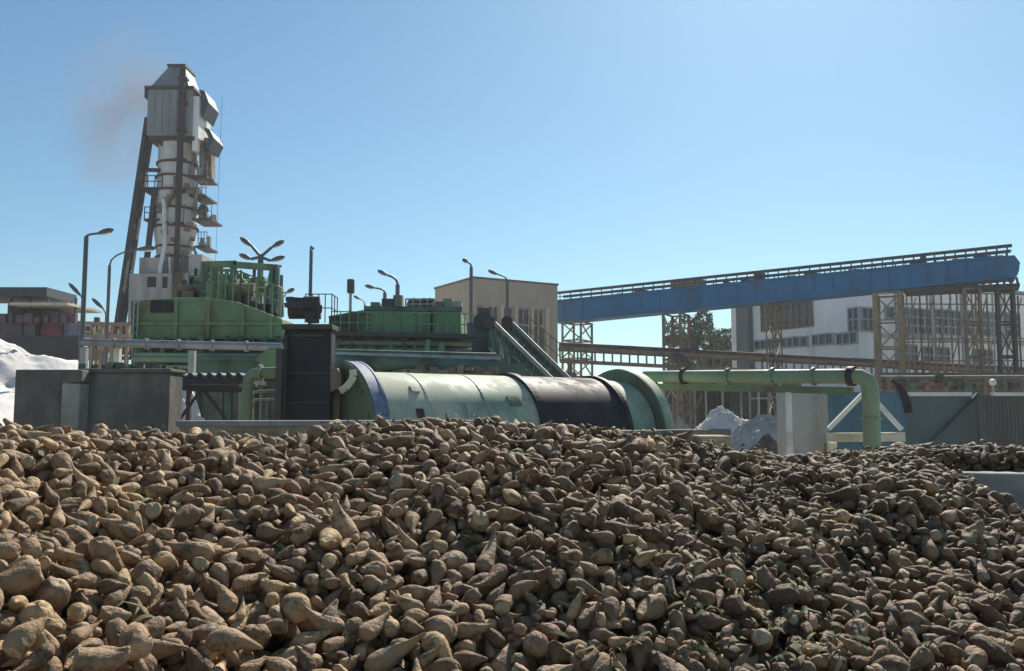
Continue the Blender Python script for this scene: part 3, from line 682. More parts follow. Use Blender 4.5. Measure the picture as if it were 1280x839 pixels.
for k in range(7):
    p = gp(random.uniform(300, 345), random.uniform(376, 392), YF-.4); mb.box(p, (random.uniform(.2, .5), .4, random.uniform(.15, .35)))
mb.build('gear_unit', 'dksteel', t_)
# ------------------------------------------------------------------ right green tank
YR = 24.0
q = gp(520, 420, YR)
t_ = thing('green_tank', (q.x, YR+1, 0), 'long ribbed green tank with dark motors on top, behind the drum', 'tank')
pr = [gp(414, 397, YR), gp(458, 389, YR), gp(458.5, 386, YR), gp(576, 388, YR), gp(577, 419, YR), gp(414, 419, YR)]
MB().prism(pr, (0, 2.8, 0)).build('tank_body', 'tankgreen', t_, bevel=.02)
mb = MB(); a, b = gp(456, 386, YR), gp(578, 387, YR); mb.beam((a.x, YR-.05, a.z), (b.x, YR-.05, b.z), .16, .12); a, b = gp(412, 398, YR), gp(458, 390, YR); mb.beam((a.x, YR-.05, a.z), (b.x, YR-.05, b.z), .14, .1)
mb.build('top_rim', 'greendk', t_)
mb = MB()
for px in (460, 478, 500, 518, 537, 556, 575): p = gp(px, 400, YR); mb.beam((p.x, YR-.03, gp(0, 419, YR).z), (p.x, YR-.03, gp(0, 389, YR).z), .06, .07)
mb.build('rib', 'tankgreen', t_)
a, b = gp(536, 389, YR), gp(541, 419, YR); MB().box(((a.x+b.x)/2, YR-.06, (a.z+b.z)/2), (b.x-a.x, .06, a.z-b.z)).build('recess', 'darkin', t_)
mb = MB(); a, b = gp(412, 420, YR), gp(590, 420, YR)
mb.hexa([(a.x, YR+.25, gp(0, 446, YR).z), (b.x, YR+.25, gp(0, 446, YR).z), (b.x, YR+2.6, gp(0, 446, YR).z), (a.x, YR+2.6, gp(0, 446, YR).z)], [(a.x, YR+.2, a.z), (b.x, YR+.2, a.z), (b.x, YR+2.6, a.z), (a.x, YR+2.6, a.z)]); mb.build('trough', 'greendk', t_)
mb = MB(); a, b = gp(412, 418, YR), gp(592, 422, YR); mb.beam((a.x, YR-.2, a.z), (b.x, YR-.2, b.z), .5, .12)
mb.build('gangway', 'dksteel', t_)
mb = MB()
for px in range(418, 592, 22): p = gp(px, 430, YR); mb.beam((p.x, YR+.0, 0), (p.x, YR+.0, gp(0, 420, YR).z), .13, .13)
for k in range(12): p = gp(random.uniform(420, 585), random.uniform(425, 446), YR); mb.box(p, (random.uniform(.1, .5), .2, random.uniform(.1, .3)))
mb.build('support', 'greendk', t_)
mb = MB()
for px in (517, 530, 537):
    p = gp(px, 381, YR+1); mb.tube([p, p+Vector((0, .5, 0))], .2, 12); mb.boxz(p.x, p.y+.2, p.z-.35, p.z-.1, .3, .4)
mb.tube([gp(512, 383, YR+1.6), gp(575, 382, YR+1.6)], .1, 8); mb.build('motor', 'dksteel', t_)
mb = MB(); a, b = gp(507, 387, YR+.3), gp(543, 387, YR+.3); rail(mb, a, b, gp(507, 374, YR+.3).z-a.z, 4, .025); mb.build('railing', 'steel', t_)
mb = MB(); a, b = gp(540, 384, YR+1), gp(577, 384, YR+1); mb.boxz((a.x+b.x)/2, YR+1.2, a.z-.1, a.z+.16, b.x-a.x, .5); mb.build('cover', 'steel', t_)
mb = MB()
for px in (419, 430): p = gp(px, 402, YR-.1); mb.box(p, (.3, .2, .22))
p = gp(443, 403, YR-.1); mb.box(p, (.22, .25, .45), 0); mb.build('valve', 'dksteel', t_)
# walkway between tank and drum: two long pale rails and a dark channel
Yk = 19.0
q = gp(520, 450, Yk)
t_ = thing('pipe_walkway', (q.x, Yk, 0), 'pale green pipe bridge running along the front of the green tank', 'walkway')
mb = MB().beam(gp(412, 445, Yk), gp(625, 451, Yk+.5), .35, .16); mb.build('deck', 'steel', t_)
MB().tube([gp(412, 440, Yk+.3), gp(620, 445, Yk+.8)], .07, 10).build('upper_pipe', 'greendk', t_)
MB().tube([gp(412, 452, Yk-.1), gp(625, 459, Yk+.4)], .17, 12).build('lower_pipe', 'greendk', t_)
mb = MB()
for px in range(420, 625, 28): a = gp(px, 446, Yk+.1); mb.beam((a.x, a.y+.2, 0), (a.x, a.y+.2, a.z-.05), .12, .12)
mb.build('support', 'dksteel', t_)
mb = MB()
for k in range(34):
    p = gp(430+k*5.6, random.uniform(460, 468), Yk+random.uniform(-.1, .3)); mb.box(p, (random.uniform(.1, .3), .2, random.uniform(.06, .18)), random.uniform(-.3, .3))
mb.beam(gp(430, 467, Yk), gp(632, 470, Yk), .1, .1); mb.build('cable_tray', 'brownst', t_)
for k in range(1): MB().boxz(q.x+.3, Yk+1.6, 0, gp(0, 455, Yk+1.6).z, 4.2, .3).build('backing_panel', 'greendk', t_)
# ------------------------------------------------------------------ two inclined conveyors
def incline(x0, y0, x1, y1, Y, label):
    a, b = P(x0, y0, Y), P(x1, y1, Y-.6); d = (b-a)
    b2 = a + d*1.45
    t_ = thing('inclined_conveyor', (b2.x, b2.y, 0), label, 'conveyor', 'inclined conveyors')
    dn = d.normalized(); off = Vector((0, .55, 0))
    for o_ in (Vector(), off): MB().beam(a+o_, b2+o_, .05, .09).build('side_rail', 'steel', t_)
    MB().beam(a+off*.5-Vector((0, 0, .12)), b2+off*.5-Vector((0, 0, .12)), .5, .05).build('belt', 'belt', t_)
    mb = MB(); nz = 26
    for k in range(nz):
        u, v = a.lerp(b2, k/nz), a.lerp(b2, (k+1)/nz); dz = Vector((0, 0, -.72))
        mb.beam(u+(dz if k % 2 else Vector()), v+(Vector() if k % 2 else dz), .035, .035); mb.beam(u, u+dz, .03, .03)
    mb.build('side_truss', 'greendk', t_)
    mb = MB()
    for k in range(60): p = a.lerp(b2, (k+.5)/60); mb.beam(p-Vector((0, 0, .06)), p+off-Vector((0, 0, .06)), .04, .06)
    mb.build('cleats', 'greendk', t_)
    MB().beam(a+off*.5+Vector((0, 0, -.74)), b2+off*.5+Vector((0, 0, -.74)), .55, .03).build('return_tray', 'belt', t_)
    MB().beam(a-Vector((0, .03, .72)), b2-Vector((0, .03, .72)), .05, .06).build('lower_rail', 'steel', t_)
    MB().tube([a-Vector((0, .08, .1)), a+Vector((0, .66, -.1))], .15, 16).build('head_pulley', 'dksteel', t_)
    for f_ in (.12, .55): p = a+d*f_; MB().beam((p.x, p.y+.3, 0), (p.x, p.y+.3, p.z-.4), .1, .1).build('leg', 'dksteel', t_)
incline(612, 398, 683, 467, 21.0, 'inclined conveyor with bright rail nearer the green tank, lower left of the pair')
incline(634, 398, 704, 466, 21.9, 'inclined conveyor nearer the blue gallery, upper right of the pair')
q = P(603, 405, 21.5)
t_ = thing('gearbox', (q.x, 21.5, 0), 'dark drive gearbox on a stand at the head of the inclined conveyors', 'gearbox')
MB().tube([P(603, 402, 21.2), P(603, 402, 22)], .22, 20).build('gear_case', 'dksteel', t_)
mb = MB().box(P(600, 414, 21.6), (.6, .6, .35)).box(P(606, 391, 21.6), (.3, .4, .2)).box(P(608, 421, 21.6), (.5, .5, .3)); mb.build('motor', 'lampgrey', t_)
mb = MB(); mb.boxz(q.x, 21.6, 0, P(603, 425, 21.6).z, .5, .6); mb.build('stand', 'dksteel', t_)
mb = MB(); rail(mb, P(655, 424, 23.5), P(704, 466, 23.5), .7, 6, .014)
mb2 = mb; tag(mb2.build('stair_railing', 'brownst', loc=P(676, 460, 23.5)), 'thin brown handrail sloping beside the right inclined conveyor', 'railing')

# dark backdrop wall added to cover the bright horizon behind trestle and drum
a, b = P(150, 466, 27), P(720, 466, 27)
t_ = thing('dark_backdrop', ((a.x+b.x)/2, 27, 0), 'long dark backdrop wall added in place of clutter far behind the trestle and the drum', 'wall')
MB().boxz((a.x+b.x)/2, 27, 0, a.z, b.x-a.x, .3).build('wall_body', 'concrete', t_)
mb = MB()
for k in range(20): x = a.x+(b.x-a.x)*(k+.5)/20; mb.boxz(x, 26.8, 0, a.z+.02, .22, .12)
mb.build('rib', 'concrete', t_)

par = bpy.data.objects['beet_washer']
a, b = gp(262, 373, YG+.2), gp(300, 378, YG+.2); mb = MB(); rail(mb, a, b, .75, 4, .02); a2 = gp(350, 398, YG+.2); rail(mb, b, a2, .75, 5, .02); mb.build('railing', 'green', par)
mb = MB(); 
for y, r in ((431, .06), (443, .05), (449, .08), (458, .05)): mb.tube([gp(168, y, YG-.3), gp(352, y+2, YG-.6)], r, 8)
mb.build('front_pipes', 'greenlt', par)
mb = MB()
for k, px in enumerate(range(172, 350, 16)): p = gp(px, 420, YG-.25); mb.tube([p, Vector((p.x, p.y, gp(px, 462, YG).z))], .035+.02*(k % 3), 8)
mb.build('drop_pipes', 'greendk', par)
mb = MB()
for px in (168, 173): p = gp(px, 376, YG-.12); mb.tube([p, Vector((p.x, p.y, .2))], .022, 6)
for k in range(22): z_ = gp(170, 376).z-k*.2; mb.tube([(gp(168, 400, YG-.12).x, YG-.12, z_), (gp(173, 400, YG-.12).x, YG-.12, z_)], .015, 5)
mb.build('ladder', 'steel', par)
par = bpy.data.objects['green_tank']
mb = MB(); rail(mb, gp(414, 418, YR-.4), gp(592, 421, YR-.4), .62, 16, .016); mb.build('gangway_railing', 'tankgreen', par)
mb = MB()
for y, r in ((428, .07), (436, .05), (442, .09)): mb.tube([gp(415, y, YR-.1), gp(594, y+2, YR-.1)], r, 8)
mb.build('front_pipes', 'greenlt', par)
par = bpy.data.objects['pipe_walkway']

# small plant between the tower foot and the gantry
par = bpy.data.objects['pipe_gantry']; rc = random.Random(9)
for k in range(16):
    p = gp(rc.uniform(232, 330), rc.uniform(352, 372), YF+rc.uniform(-.3, 1.4)); r = rc.uniform(.05, .14)
    mb = MB()
    if k % 3 == 0: mb.tube([p-Vector((0, 0, .5)), p+Vector((0, 0, .35))], r, 10).tube([p+Vector((-.25, 0, .1)), p+Vector((.25, 0, .1))], r*.6, 8); nm = 'valve'
    elif k % 3 == 1: mb.tube([p-Vector((.3, 0, 0)), p+Vector((.3, 0, 0))], r*1.5, 12).boxz(p.x, p.y, p.z-.5, p.z-.1, .3, .3); nm = 'pump'
    else: mb.box(p, (rc.uniform(.2, .5), .4, rc.uniform(.2, .5))).tube([p+Vector((0, 0, .1)), p+Vector((0, 0, .6))], .03, 6); nm = 'control_box'
    mb.build(nm, rc.choice(['green', 'greendk', 'dksteel', 'brownst', 'tankgreen']), par)
for px, top in ((236, 340), (245, 336), (262, 338), (277, 329), (284, 340), (308, 342), (318, 336), (352, 344)):
    p = gp(px, top, YF+.7); MB().tube([(p.x, p.y, 4.2), p], .045, 8).build('thin_pipe', rc.choice(['green', 'greendk', 'steel', 'rust']), par)
mb = MB().tube([gp(236, 346, YF+.7), gp(300, 344, YF+.7)], .04, 8).tube([gp(244, 358, YF+.2), gp(330, 362, YF+.2)], .06, 8); mb.build('cross_pipe', 'green', par)
# short pipes and cabinets along the foot of the hull and tank
par = bpy.data.objects['green_tank']
for k in range(10):
    p = gp(424+k*16, rc.uniform(424, 440), YR-.35); MB().tube([p, p+Vector((rc.uniform(-.2, .2), 0, -rc.uniform(.4, 1.0)))], rc.uniform(.04, .1), 8).build('drop_pipe', rc.choice(['greendk', 'dksteel', 'tankgreen', 'rust']), par)
for k, px in enumerate((470, 486, 498, 548, 560)):
    p = gp(px, 384, YR+1.0); MB().boxz(p.x, p.y, p.z-.2, p.z+.12+.1*(k % 3), .25+.1*(k % 2), .4).build('top_fitting', rc.choice(['dksteel', 'tankgreen', 'brownst']), par)
M['slate'] = mat('slate_cladding', (.05, .065, .075), .6, .2, 1.5)
# ------------------------------------------------------------------ kiln tower
YT = 50.0
def tp_(px, py, dy=0.0): return P(px, py, YT+dy)
q = tp_(222, 400)
t_ = thing('kiln_tower', (q.x, YT+1.5, 0), 'tall pale lime kiln tower with grey boxed head and inclined dark hoist track', 'tower')
zb = lambda py, dy=0.0: zt(py, YT+dy)
# head
xl, xr = tp_(184, 140).x, tp_(239, 140).x
MB().boxz((xl+xr)/2, YT+1.3, zb(169), zb(109), xr-xl, 2.6).build('head_box', 'kilnsteel', t_, bevel=.03)
h0, h1 = zb(109)+.003, zb(79)
a0, a1, b0, b1 = tp_(187, 100).x, tp_(236, 100).x, tp_(207, 80).x, tp_(227, 80).x
MB().hexa([(a0, YT+.05, h0), (a1, YT+.05, h0), (a1, YT+2.5, h0), (a0, YT+2.5, h0)], [(b0, YT+.5, h1), (b1, YT+.5, h1), (b1, YT+2.0, h1), (b0, YT+2.0, h1)]).build('hood', 'kilnsteel', t_, bevel=.03)
mb = MB(); mb.boxz((xl+xr)/2, YT+1.3, zb(112), zb(108.4), xr-xl+.3, 2.9); mb.boxz((b0+b1)/2, YT+1.25, h1-.02, h1+.12, b1-b0+.15, 1.7); mb.boxz(tp_(183, 115).x, YT+.4, zb(122), zb(109), .22, .8); mb.build('cornice', 'dksteel', t_)
mb = MB()
for k in range(1, 6): x = xl+(xr-xl)*k/6; mb.boxz(x, YT-.015, zb(168), zb(113), .04, .05)
mb.build('cladding_rib', 'kilnsteel', t_)
# side awnings: two slanting hoods on the right
xs = xr
for y0, y1, xo in ((116, 150, 0), (163, 190, .35)):
    A, B = zb(y0, 1), zb(y1, 1); x0 = xs+.25+xo
    MB().prism([(x0, YT+.4, A), (x0+.35, YT+.4, A-.12), (x0+.62, YT+.4, (A+B)/2), (x0+.32, YT+.4, B), (x0+.25, YT+.4, B), (x0+.32, YT+.4, (A+B)/2)], (0, 1.8, 0)).build('awning', 'slate', t_)
xe = xs+.34; MB().boxz(xs+.17, YT+1.3, zb(186), zb(118), .34, 2.0).build('lit_side_face', 'whitelit', t_)  # white box painted as the sunlit right face of the grey head
# corbels, shaft
cx = tp_(221.5, 220, 1.35).x; cyy = YT+1.35
mb = MB(); mb.boxz(cx, cyy, zb(174), zb(169)-.003, 2.7, 2.3)
for x in (xl+.25, xr-.35):
    s_ = 1 if x < cx else -1
    mb.prism([(x-.1*s_, YT+.4, zb(170)), (x+.8*s_, YT+.4, zb(170)), (x+.7*s_, YT+.4, zb(184)), (x+.5*s_, YT+.4, zb(180))], (0, 1.8, 0))
mb.build('corbel', 'dksteel', t_)
zs = lambda py: zb(py, 1)
MB().lathe((cx, cyy, 0), (0, 0, 1), [(zs(405), 1.25), (zs(338), 1.12), (zs(318), 1.0), (zs(286), 1.22), (zs(240), 1.2), (zs(238), 1.12), (zs(172), 1.08)], 40).build('shaft', 'kiln', t_)
mb = MB()
for y in (205, 222, 240, 262, 285, 309, 322): r = 1.29 if y > 235 else 1.17; r = 1.06 if y > 300 else r; mb.lathe((cx, cyy, zs(y)), (0, 0, 1), [(-.06, r-.2), (-.06, r+.03), (.06, r+.03), (.06, r-.2)], 40, smooth=False)
mb.build('hoop', 'rust', t_)
mb = MB()
mb.boxz(tp_(251, 200).x, YT+1.4, zb(222, 1), zb(172, 1), .5, .7); mb.tube([tp_(246, 176, 1), tp_(253, 186, .8), tp_(253, 218, .8)], .18, 10); mb.build('side_duct', 'brownst', t_)
for y, x0, x1 in ((236, 178, 205), (275, 183, 203)):
    a, b = tp_(x0, y, .6), tp_(x1, y, .6)
    p_ = MB().boxz((a.x+b.x)/2, YT+1.3, a.z-.12, a.z, b.x-a.x, 2.2).build('platform', 'dksteel', t_)
    mb = MB(); rail(mb, Vector((a.x, YT+.3, a.z)), Vector((b.x, YT+.3, a.z)), .7, 3, .03); mb.prism([(a.x, YT+.4, a.z-.1), (b.x, YT+.4, a.z-.1), (b.x, YT+.4, a.z-.7)], (0, .1, 0)); mb.build('platform_railing', 'dksteel', p_)
for y, x0, x1 in ((222, 240, 262), (246, 241, 261), (275, 244, 268), (309, 247, 262)):
    a, b = tp_(x0, y, 1), tp_(x1, y, 1)
    p_ = MB().boxz((a.x+b.x)/2, YT+1.5, a.z-.1, a.z, b.x-a.x, 2.0).build('platform', 'dksteel', t_)
    for k in range(5): MB().boxz(random.uniform(a.x, b.x), YT+1+random.uniform(-.3, .6), a.z, a.z+random.uniform(.2, .7), random.uniform(.12, .35), .3).build('platform_fitting', 'steel', p_)
    mb = MB(); rail(mb, Vector((a.x+.2, YT+.5, a.z)), Vector((b.x, YT+.5, a.z)), .8, 3, .025); mb.build('platform_railing', 'steel', p_)
MB().tube([tp_(254, 262, .5), tp_(254, 262, 1.6)], .3, 16).build('fan', 'dksteel', t_)
# front pipes
a = tp_(229, 86, -.2); MB().tube([(a.x, YT-.25, 5), (a.x, YT-.25, zb(280)), (a.x, YT-.25, zb(240)), (a.x, YT-.25, a.z)], [.15, .15, .18, .18], 12).build('vent_pipe', 'polebrown', t_)
for y in (100, 130, 165, 200, 240, 280): MB().boxz(a.x, YT-.1, zb(y)-.06, zb(y)+.06, .56, .4).build('pipe_clamp', 'dksteel', t_)
mb = MB().tube([tp_(205, 250, -.1), tp_(206, 308, -.15), tp_(200, 336, -.5), tp_(200, 374, -.5)], .13, 10).tube([tp_(212, 322, -.1), tp_(214, 374, -.3)], .09, 8); mb.build('pale_pipe', 'whitepnt', t_)
mb = MB()
for k in range(16):
    p = tp_(random.uniform(196, 248), random.uniform(215, 320), -.05); mb.tube([p, p+Vector((random.uniform(-.2, .2), 0, random.uniform(-1.6, -.5)))], random.uniform(.03, .06), 6)
for k in range(12):
    p = tp_(random.uniform(198, 246), random.uniform(215, 300), -.05); mb.box(p, (random.uniform(.15, .4), .3, random.uniform(.15, .4)))
mb.build('pipework', 'brownst', t_)
# base house
def bx(x0, x1, y0, y1, d0, d1, name, m, par=None):
    a, b = tp_(x0, (y0+y1)/2, d0), tp_(x1, (y0+y1)/2, d0); return MB().boxz((a.x+b.x)/2, YT+(d0+d1)/2, zt(y1, YT+d0), zt(y0, YT+d0), b.x-a.x, d1-d0).build(name, m, par or t_)
b1_ = bx(160, 254, 342, 440, -.9, 3.5, 'base_house', 'kilnbase')
bx(174, 200, 322, 341.7, -.4, 3, 'base_house_top', 'kilnbase'); bx(236, 252, 318, 341.7, -.2, 3, 'base_house_top', 'kilnbase')
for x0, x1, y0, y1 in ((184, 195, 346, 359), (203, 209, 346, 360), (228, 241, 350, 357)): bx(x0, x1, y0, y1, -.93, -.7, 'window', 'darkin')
bx(215, 227, 340, 372, -1.1, -.905, 'door', 'rust')
mb = MB(); mb.tube([tp_(255, 350, -1), tp_(240, 362, -1)], .12, 8); mb.tube([tp_(250, 350, -1), tp_(258, 362, -1)], .12, 8); mb.build('pale_pipe', 'whitepnt', t_)
# skip hoist track and prop
a, b = tp_(147, 402, -.6), tp_(184.5, 148, .4)
mb = MB()
for dy in (0, .7): mb.beam(a+Vector((0, dy, 0))+(a-b)*.25, b+Vector((0, dy, 0)), .22, .34)
mb.build('hoist_track', 'dksteel', t_)
mb = MB()
for k in range(26):
    p = a.lerp(b, k/26); mb.beam(p, p+Vector((0, .7, 0)), .1, .1)
    mb.beam(p+Vector((.24, 0, 0)), p+Vector((.36, 0, .1)), .08, .08)
mb.build('track_sleeper', 'dksteel', t_)
mb = MB().beam(tp_(173, 212, .4), tp_(200, 213, .4), .16, .2); mb.build('track_tie', 'dksteel', t_)
MB().beam(tp_(194, 236, .3), tp_(182, 338, .3), .26, .26).build('prop', 'dksteel', t_)
a = tp_(272, 205, 1); mb = MB().tube([(a.x, a.y, 6), (a.x+.15, a.y, a.z+4)], .012, 5); mb.build('cable', 'lampgrey', t_)
# smoke drifting left from the head
mv = bpy.data.materials.new('brown_smoke'); mv.use_nodes = True; nt = mv.node_tree; nt.nodes.remove(nt.nodes['Principled BSDF'])
pv = nt.nodes.new('ShaderNodeVolumePrincipled'); pv.inputs['Color'].default_value = (.48, .40, .34, 1); pv.inputs['Anisotropy'].default_value = .2
tc = nt.nodes.new('ShaderNodeTexCoord'); gr = nt.nodes.new('ShaderNodeTexGradient'); gr.gradient_type = 'SPHERICAL'
lnk(nt, tc.outputs['Object'], gr.inputs[0]); ns = nt.nodes.new('ShaderNodeTexNoise'); ns.inputs['Scale'].default_value = 2.2; ns.inputs['Detail'].default_value = 4; lnk(nt, tc.outputs['Object'], ns.inputs['Vector'])
m1 = nt.nodes.new('ShaderNodeMath'); m1.operation = 'MULTIPLY'; lnk(nt, gr.outputs['Fac'], m1.inputs[0]); mr = nt.nodes.new('ShaderNodeMapRange'); mr.inputs[1].default_value = .36; mr.inputs[2].default_value = .66; lnk(nt, ns.outputs['Fac'], mr.inputs[0]); lnk(nt, mr.outputs[0], m1.inputs[1])
m2 = nt.nodes.new('ShaderNodeMath'); m2.operation = 'MULTIPLY'; m2.inputs[1].default_value = .40; lnk(nt, m1.outputs[0], m2.inputs[0]); lnk(nt, m2.outputs[0], pv.inputs['Density']); lnk(nt, pv.outputs[0], nt.nodes['Material Output'].inputs['Volume'])
bm = bmesh.new(); bmesh.ops.create_icosphere(bm, subdivisions=3, radius=1); me = bpy.data.meshes.new('smoke'); bm.to_mesh(me); bm.free(); me.materials.append(mv)
o = bpy.data.objects.new('smoke', me); C.objects.link(o); o.location = P(158, 140, 52); o.scale = (4.6, 3.4, 6.0); o.rotation_euler = (0, R(12), 0); tag(o, 'thin brownish smoke drifting left of the tower head', 'smoke', kind='stuff')
# ------------------------------------------------------------------ street lamps
def lamp(px, ytop, Y, heads, label, r=.07, bend=None, m='lampgrey'):
    top = P(px, ytop, Y)
    t_ = thing('street_lamp', (top.x, Y, 0), label, 'street lamp', 'street lamps around the yard')
    MB().tube([(top.x, Y, 0), (top.x, Y, top.z*.4), top], [r*1.35, r*1.15, r], 10).build('pole', m, t_)
    for (hx0, hy0, hx1, hy1, crv) in heads:
        a, b = P(hx0, hy0, Y), P(hx1, hy1, Y)     # head runs from a (inner end) to b
        d = (b-a)
        if crv:
            c1 = Vector((top.x, Y, top.z+(a.z-top.z)*.75)); pts = [top]+[(top*(1-t)**2+c1*2*t*(1-t)+a*t*t) for t in (.25, .5, .75, 1)]
        else: pts = [top-Vector((0, 0, .1)), a]
        MB().tube(pts, r*.55, 8).build('arm', m, t_)
        L = d.length; dn = d.normalized(); prof_ = [(0, .03), (L*.12, .06), (L*.45, .105), (L*.8, .09), (L, .025)]
        mb = MB().lathe(a, dn, prof_, 12); 
        h_ = mb.build('lamp_head', m, t_)
        p = a+dn*L*.55-Vector((0, 0, .085)); MB().beam(p-dn*L*.25, p+dn*L*.25, .10, .04).build('lens', 'whitepnt', h_)
    return t_
lamp(108, 296, 30, [(122, 292, 142, 287, True)], 'tall single street lamp with its head turned right, left of the tower', .075)
lamp(137, 332, 34, [(170, 312, 196, 310, True)], 'street lamp with long curved arm crossing in front of the hoist track', .06)
lamp(326, 318, 34, [(315, 308, 300, 297, False), (340, 309, 355, 301, False), (314, 324, 299, 318, False), (338, 326, 356, 321, False)], 'street lamp with four heads spread in a double V beside the pipe frame', .11)
lamp(336, 345, 48, [(343, 336, 352, 332, True)], 'distant street lamp with one head just right of the four headed lamp', .05)
lamp(389, 314, 36, [(388, 312, 392, 308, False)], 'slim straight pole lamp with a tiny head above the black housing', .07)
lamp(350, 378, 40, [(358, 366, 368, 361, False)], 'short lamp peeking over the green hull, head pointing right', .05)
lamp(481, 366, 44, [(469, 360, 456, 357, True)], 'lower street lamp of the pair behind the green tank, head turned left', .09)
lamp(497, 356, 40, [(484, 344, 472, 338, True)], 'taller street lamp of the pair behind the green tank, head turned left', .10)
lamp(456, 381, 60, [(450, 374, 442, 370, True)], 'faint distant street lamp behind the mast with the dark box', .06)
lamp(589, 334, 40, [(585, 328, 578, 324, True)], 'street lamp standing at the corner of the beige building', .08)
lamp(634, 352, 45, [(622, 343, 610, 338, True)], 'street lamp with a long head in front of the beige facade', .08)
lamp(105, 376, 44, [(101, 370, 86, 354, False)], 'low lamp with head tilted up to the left, behind the tall left lamp', .06)
lamp(106.5, 372, 46, [(105.5, 366, 104.5, 354, False)], 'low lamp with a nearly upright head, behind the tall left lamp', .05)
lamp(133, 392, 46, [(129, 386, 115, 373, False)], 'low lamp with tilted head just left of the hoist track', .06)
q = P(438, 380, 30)
t_ = thing('signal_mast', (q.x, 30, 0), 'thin mast carrying a dark upright box against the sky', 'mast')
MB().tube([(q.x, 30, 0), (q.x, 30, zt(366, 30))], .05, 8).build('pole', 'steel', t_)
a, b = P(434, 367, 30), P(443, 349, 30); MB().box(((a.x+b.x)/2, 30, (a.z+b.z)/2), (b.x-a.x, .22, b.z-a.z)).build('signal_box', 'dksteel', t_, bevel=.05)
# ------------------------------------------------------------------ far left loading shed
YS = 48.0
q = P(40, 430, YS)
t_ = thing('loading_shed', (q.x, YS+2, 0), 'dusty maroon and lilac shed with dark canopy roof at the left edge', 'shed')
def sb(x0, x1, y0, y1, d0, d1, name, m):
    a, b = P(x0, (y0+y1)/2, YS), P(x1, (y0+y1)/2, YS); return MB().boxz((a.x+b.x)/2, YS+(d0+d1)/2, zt(y1, YS), zt(y0, YS), b.x-a.x, d1-d0).build(name, m, t_)
sb(-90, 28, 397, 420, 0, 4, 'wall_panel', 'purple'); sb(28.2, 50, 399, 424, .1, 4, 'wall_panel', 'sheetbr'); sb(50.2, 78, 400, 426, -.1, 4, 'wall_panel', 'red'); sb(78.2, 101, 401, 428, .1, 4, 'wall_panel', 'lilac')
sb(-90, 104, 421, 470, -.3, -.12, 'base_wall', 'dksteel'); sb(47, 52, 398, 424, -.25, -.11, 'downpipe', 'darkin')
sb(-90, 62, 360, 371, -.3, 3, 'canopy_roof', 'slate'); sb(24, 96, 381, 384, -1, 3, 'lower_roof', 'cream')
for px in (12, 36, 58, 93): sb(px, px+2, 372, 398, 0, .12, 'post', 'dksteel')
sb(6, 60, 386, 396, 1, 3, 'hopper', 'greendk'); sb(3, 22, 377, 392, .5, 2, 'hopper', 'dksteel')
for k in range(9): p = P(4+k*11, 397, YS-.25); MB().boxz(p.x, p.y, p.z-.3, p.z+random.uniform(0, .25), random.uniform(.2, .5), .3).build('ledge_box', 'purple', t_)
q = P(122, 420, 40)
t_ = thing('equipment_rack', (q.x, 40, 0), 'cluttered brown steel rack between the left lamps and the green hull', 'rack')
mb = MB()
for px in (103, 116, 128, 141, 152, 160): p = P(px, 403, 40); mb.boxz(p.x, 40, 0, p.z, .14, .14); mb.boxz(p.x, 41.5, 0, p.z, .14, .14)
mb.build('post', 'brownst', t_)
mb = MB(); a, b = P(100, 404, 40), P(163, 406, 40); mb.beam(a, b, .2, .16); mb.beam(P(100, 420, 40), P(163, 420, 40), .16, .14); mb.build('beam', 'brownst', t_)
for k in range(30): p = P(random.uniform(100, 163), random.uniform(400, 448), 40+random.uniform(.2, 1.6)); MB().box(p, (random.uniform(.2, .8), random.uniform(.2, .6), random.uniform(.1, .4)), random.uniform(-.5, .5)).build('stored_fitting', random.choice(['brownst', 'dksteel', 'rust', 'green', 'tansteel', 'steel']), t_)
# ------------------------------------------------------------------ beige building
YB = 50.0
K = P(592, 440, YB); d1 = Vector((.864, .504, 0)).normalized(); d2 = Vector((-d1.y, d1.x, 0)); nfr = Vector((d1.y, -d1.x, 0))
K = Vector((K.x, YB, 0))
def Bf(px, py): p = onplane(px, py, K, nfr); return (p-K).dot(d1), p.z
zr = zt(348, YB); w1 = Bf(697, 400)[0]; w2 = 5.2
t_ = thing('beige_building', (K.x, YB, 0), 'plain beige flat roofed building with a row of narrow windows behind the conveyors', 'building')
def fr(s0, s1, z0, z1, o0, o1): # box on the front face: along, height, outward offsets
    b = [K+d1*s0+nfr*o1, K+d1*s1+nfr*o1, K+d1*s1+nfr*o0, K+d1*s0+nfr*o0]
    return MB().hexa([p+Vector((0, 0, z0)) for p in b], [p+Vector((0, 0, z1)) for p in b])
wins = [(596, 604), (611, 624), (630, 642), (648, 663), (667, 681)]
zw1, zw0 = Bf(645, 384)[1], Bf(645, 438)[1]
# walls with true openings: strips between windows
mb = MB(); edges = [0.0]
for a, b in wins: edges += [Bf(a, 400)[0], Bf(b, 400)[0]]
edges.append(w1)
for k in range(0, len(edges), 2):
    for pt, of in ((fr(edges[k], edges[k+1], zw0, zw1, -.3, 0), 0),): mb.add(pt.v, pt.f)
for z0, z1 in ((0, zw0), (zw1, zr)): pt = fr(0, w1, z0, z1, -.3, 0); mb.add(pt.v, pt.f)
mb.build('front_wall', 'beige', t_)
q0 = K+d2*w2
mb = MB(); b = [K-nfr*.3, K-nfr*.3+d1*.3, q0+d1*.3, q0]; b = [K+d2*.301, K+d2*.301+d1*.3, q0+d1*.3, q0]
mb.hexa(b, [p+Vector((0, 0, zr)) for p in b]); b = [K+d2*.301+d1*(w1-.3), K+d2*.301+d1*w1, q0+d1*w1, q0+d1*(w1-.3)]; mb.hexa(b, [p+Vector((0, 0, zr)) for p in b])
mb.build('side_wall', 'beige', t_)
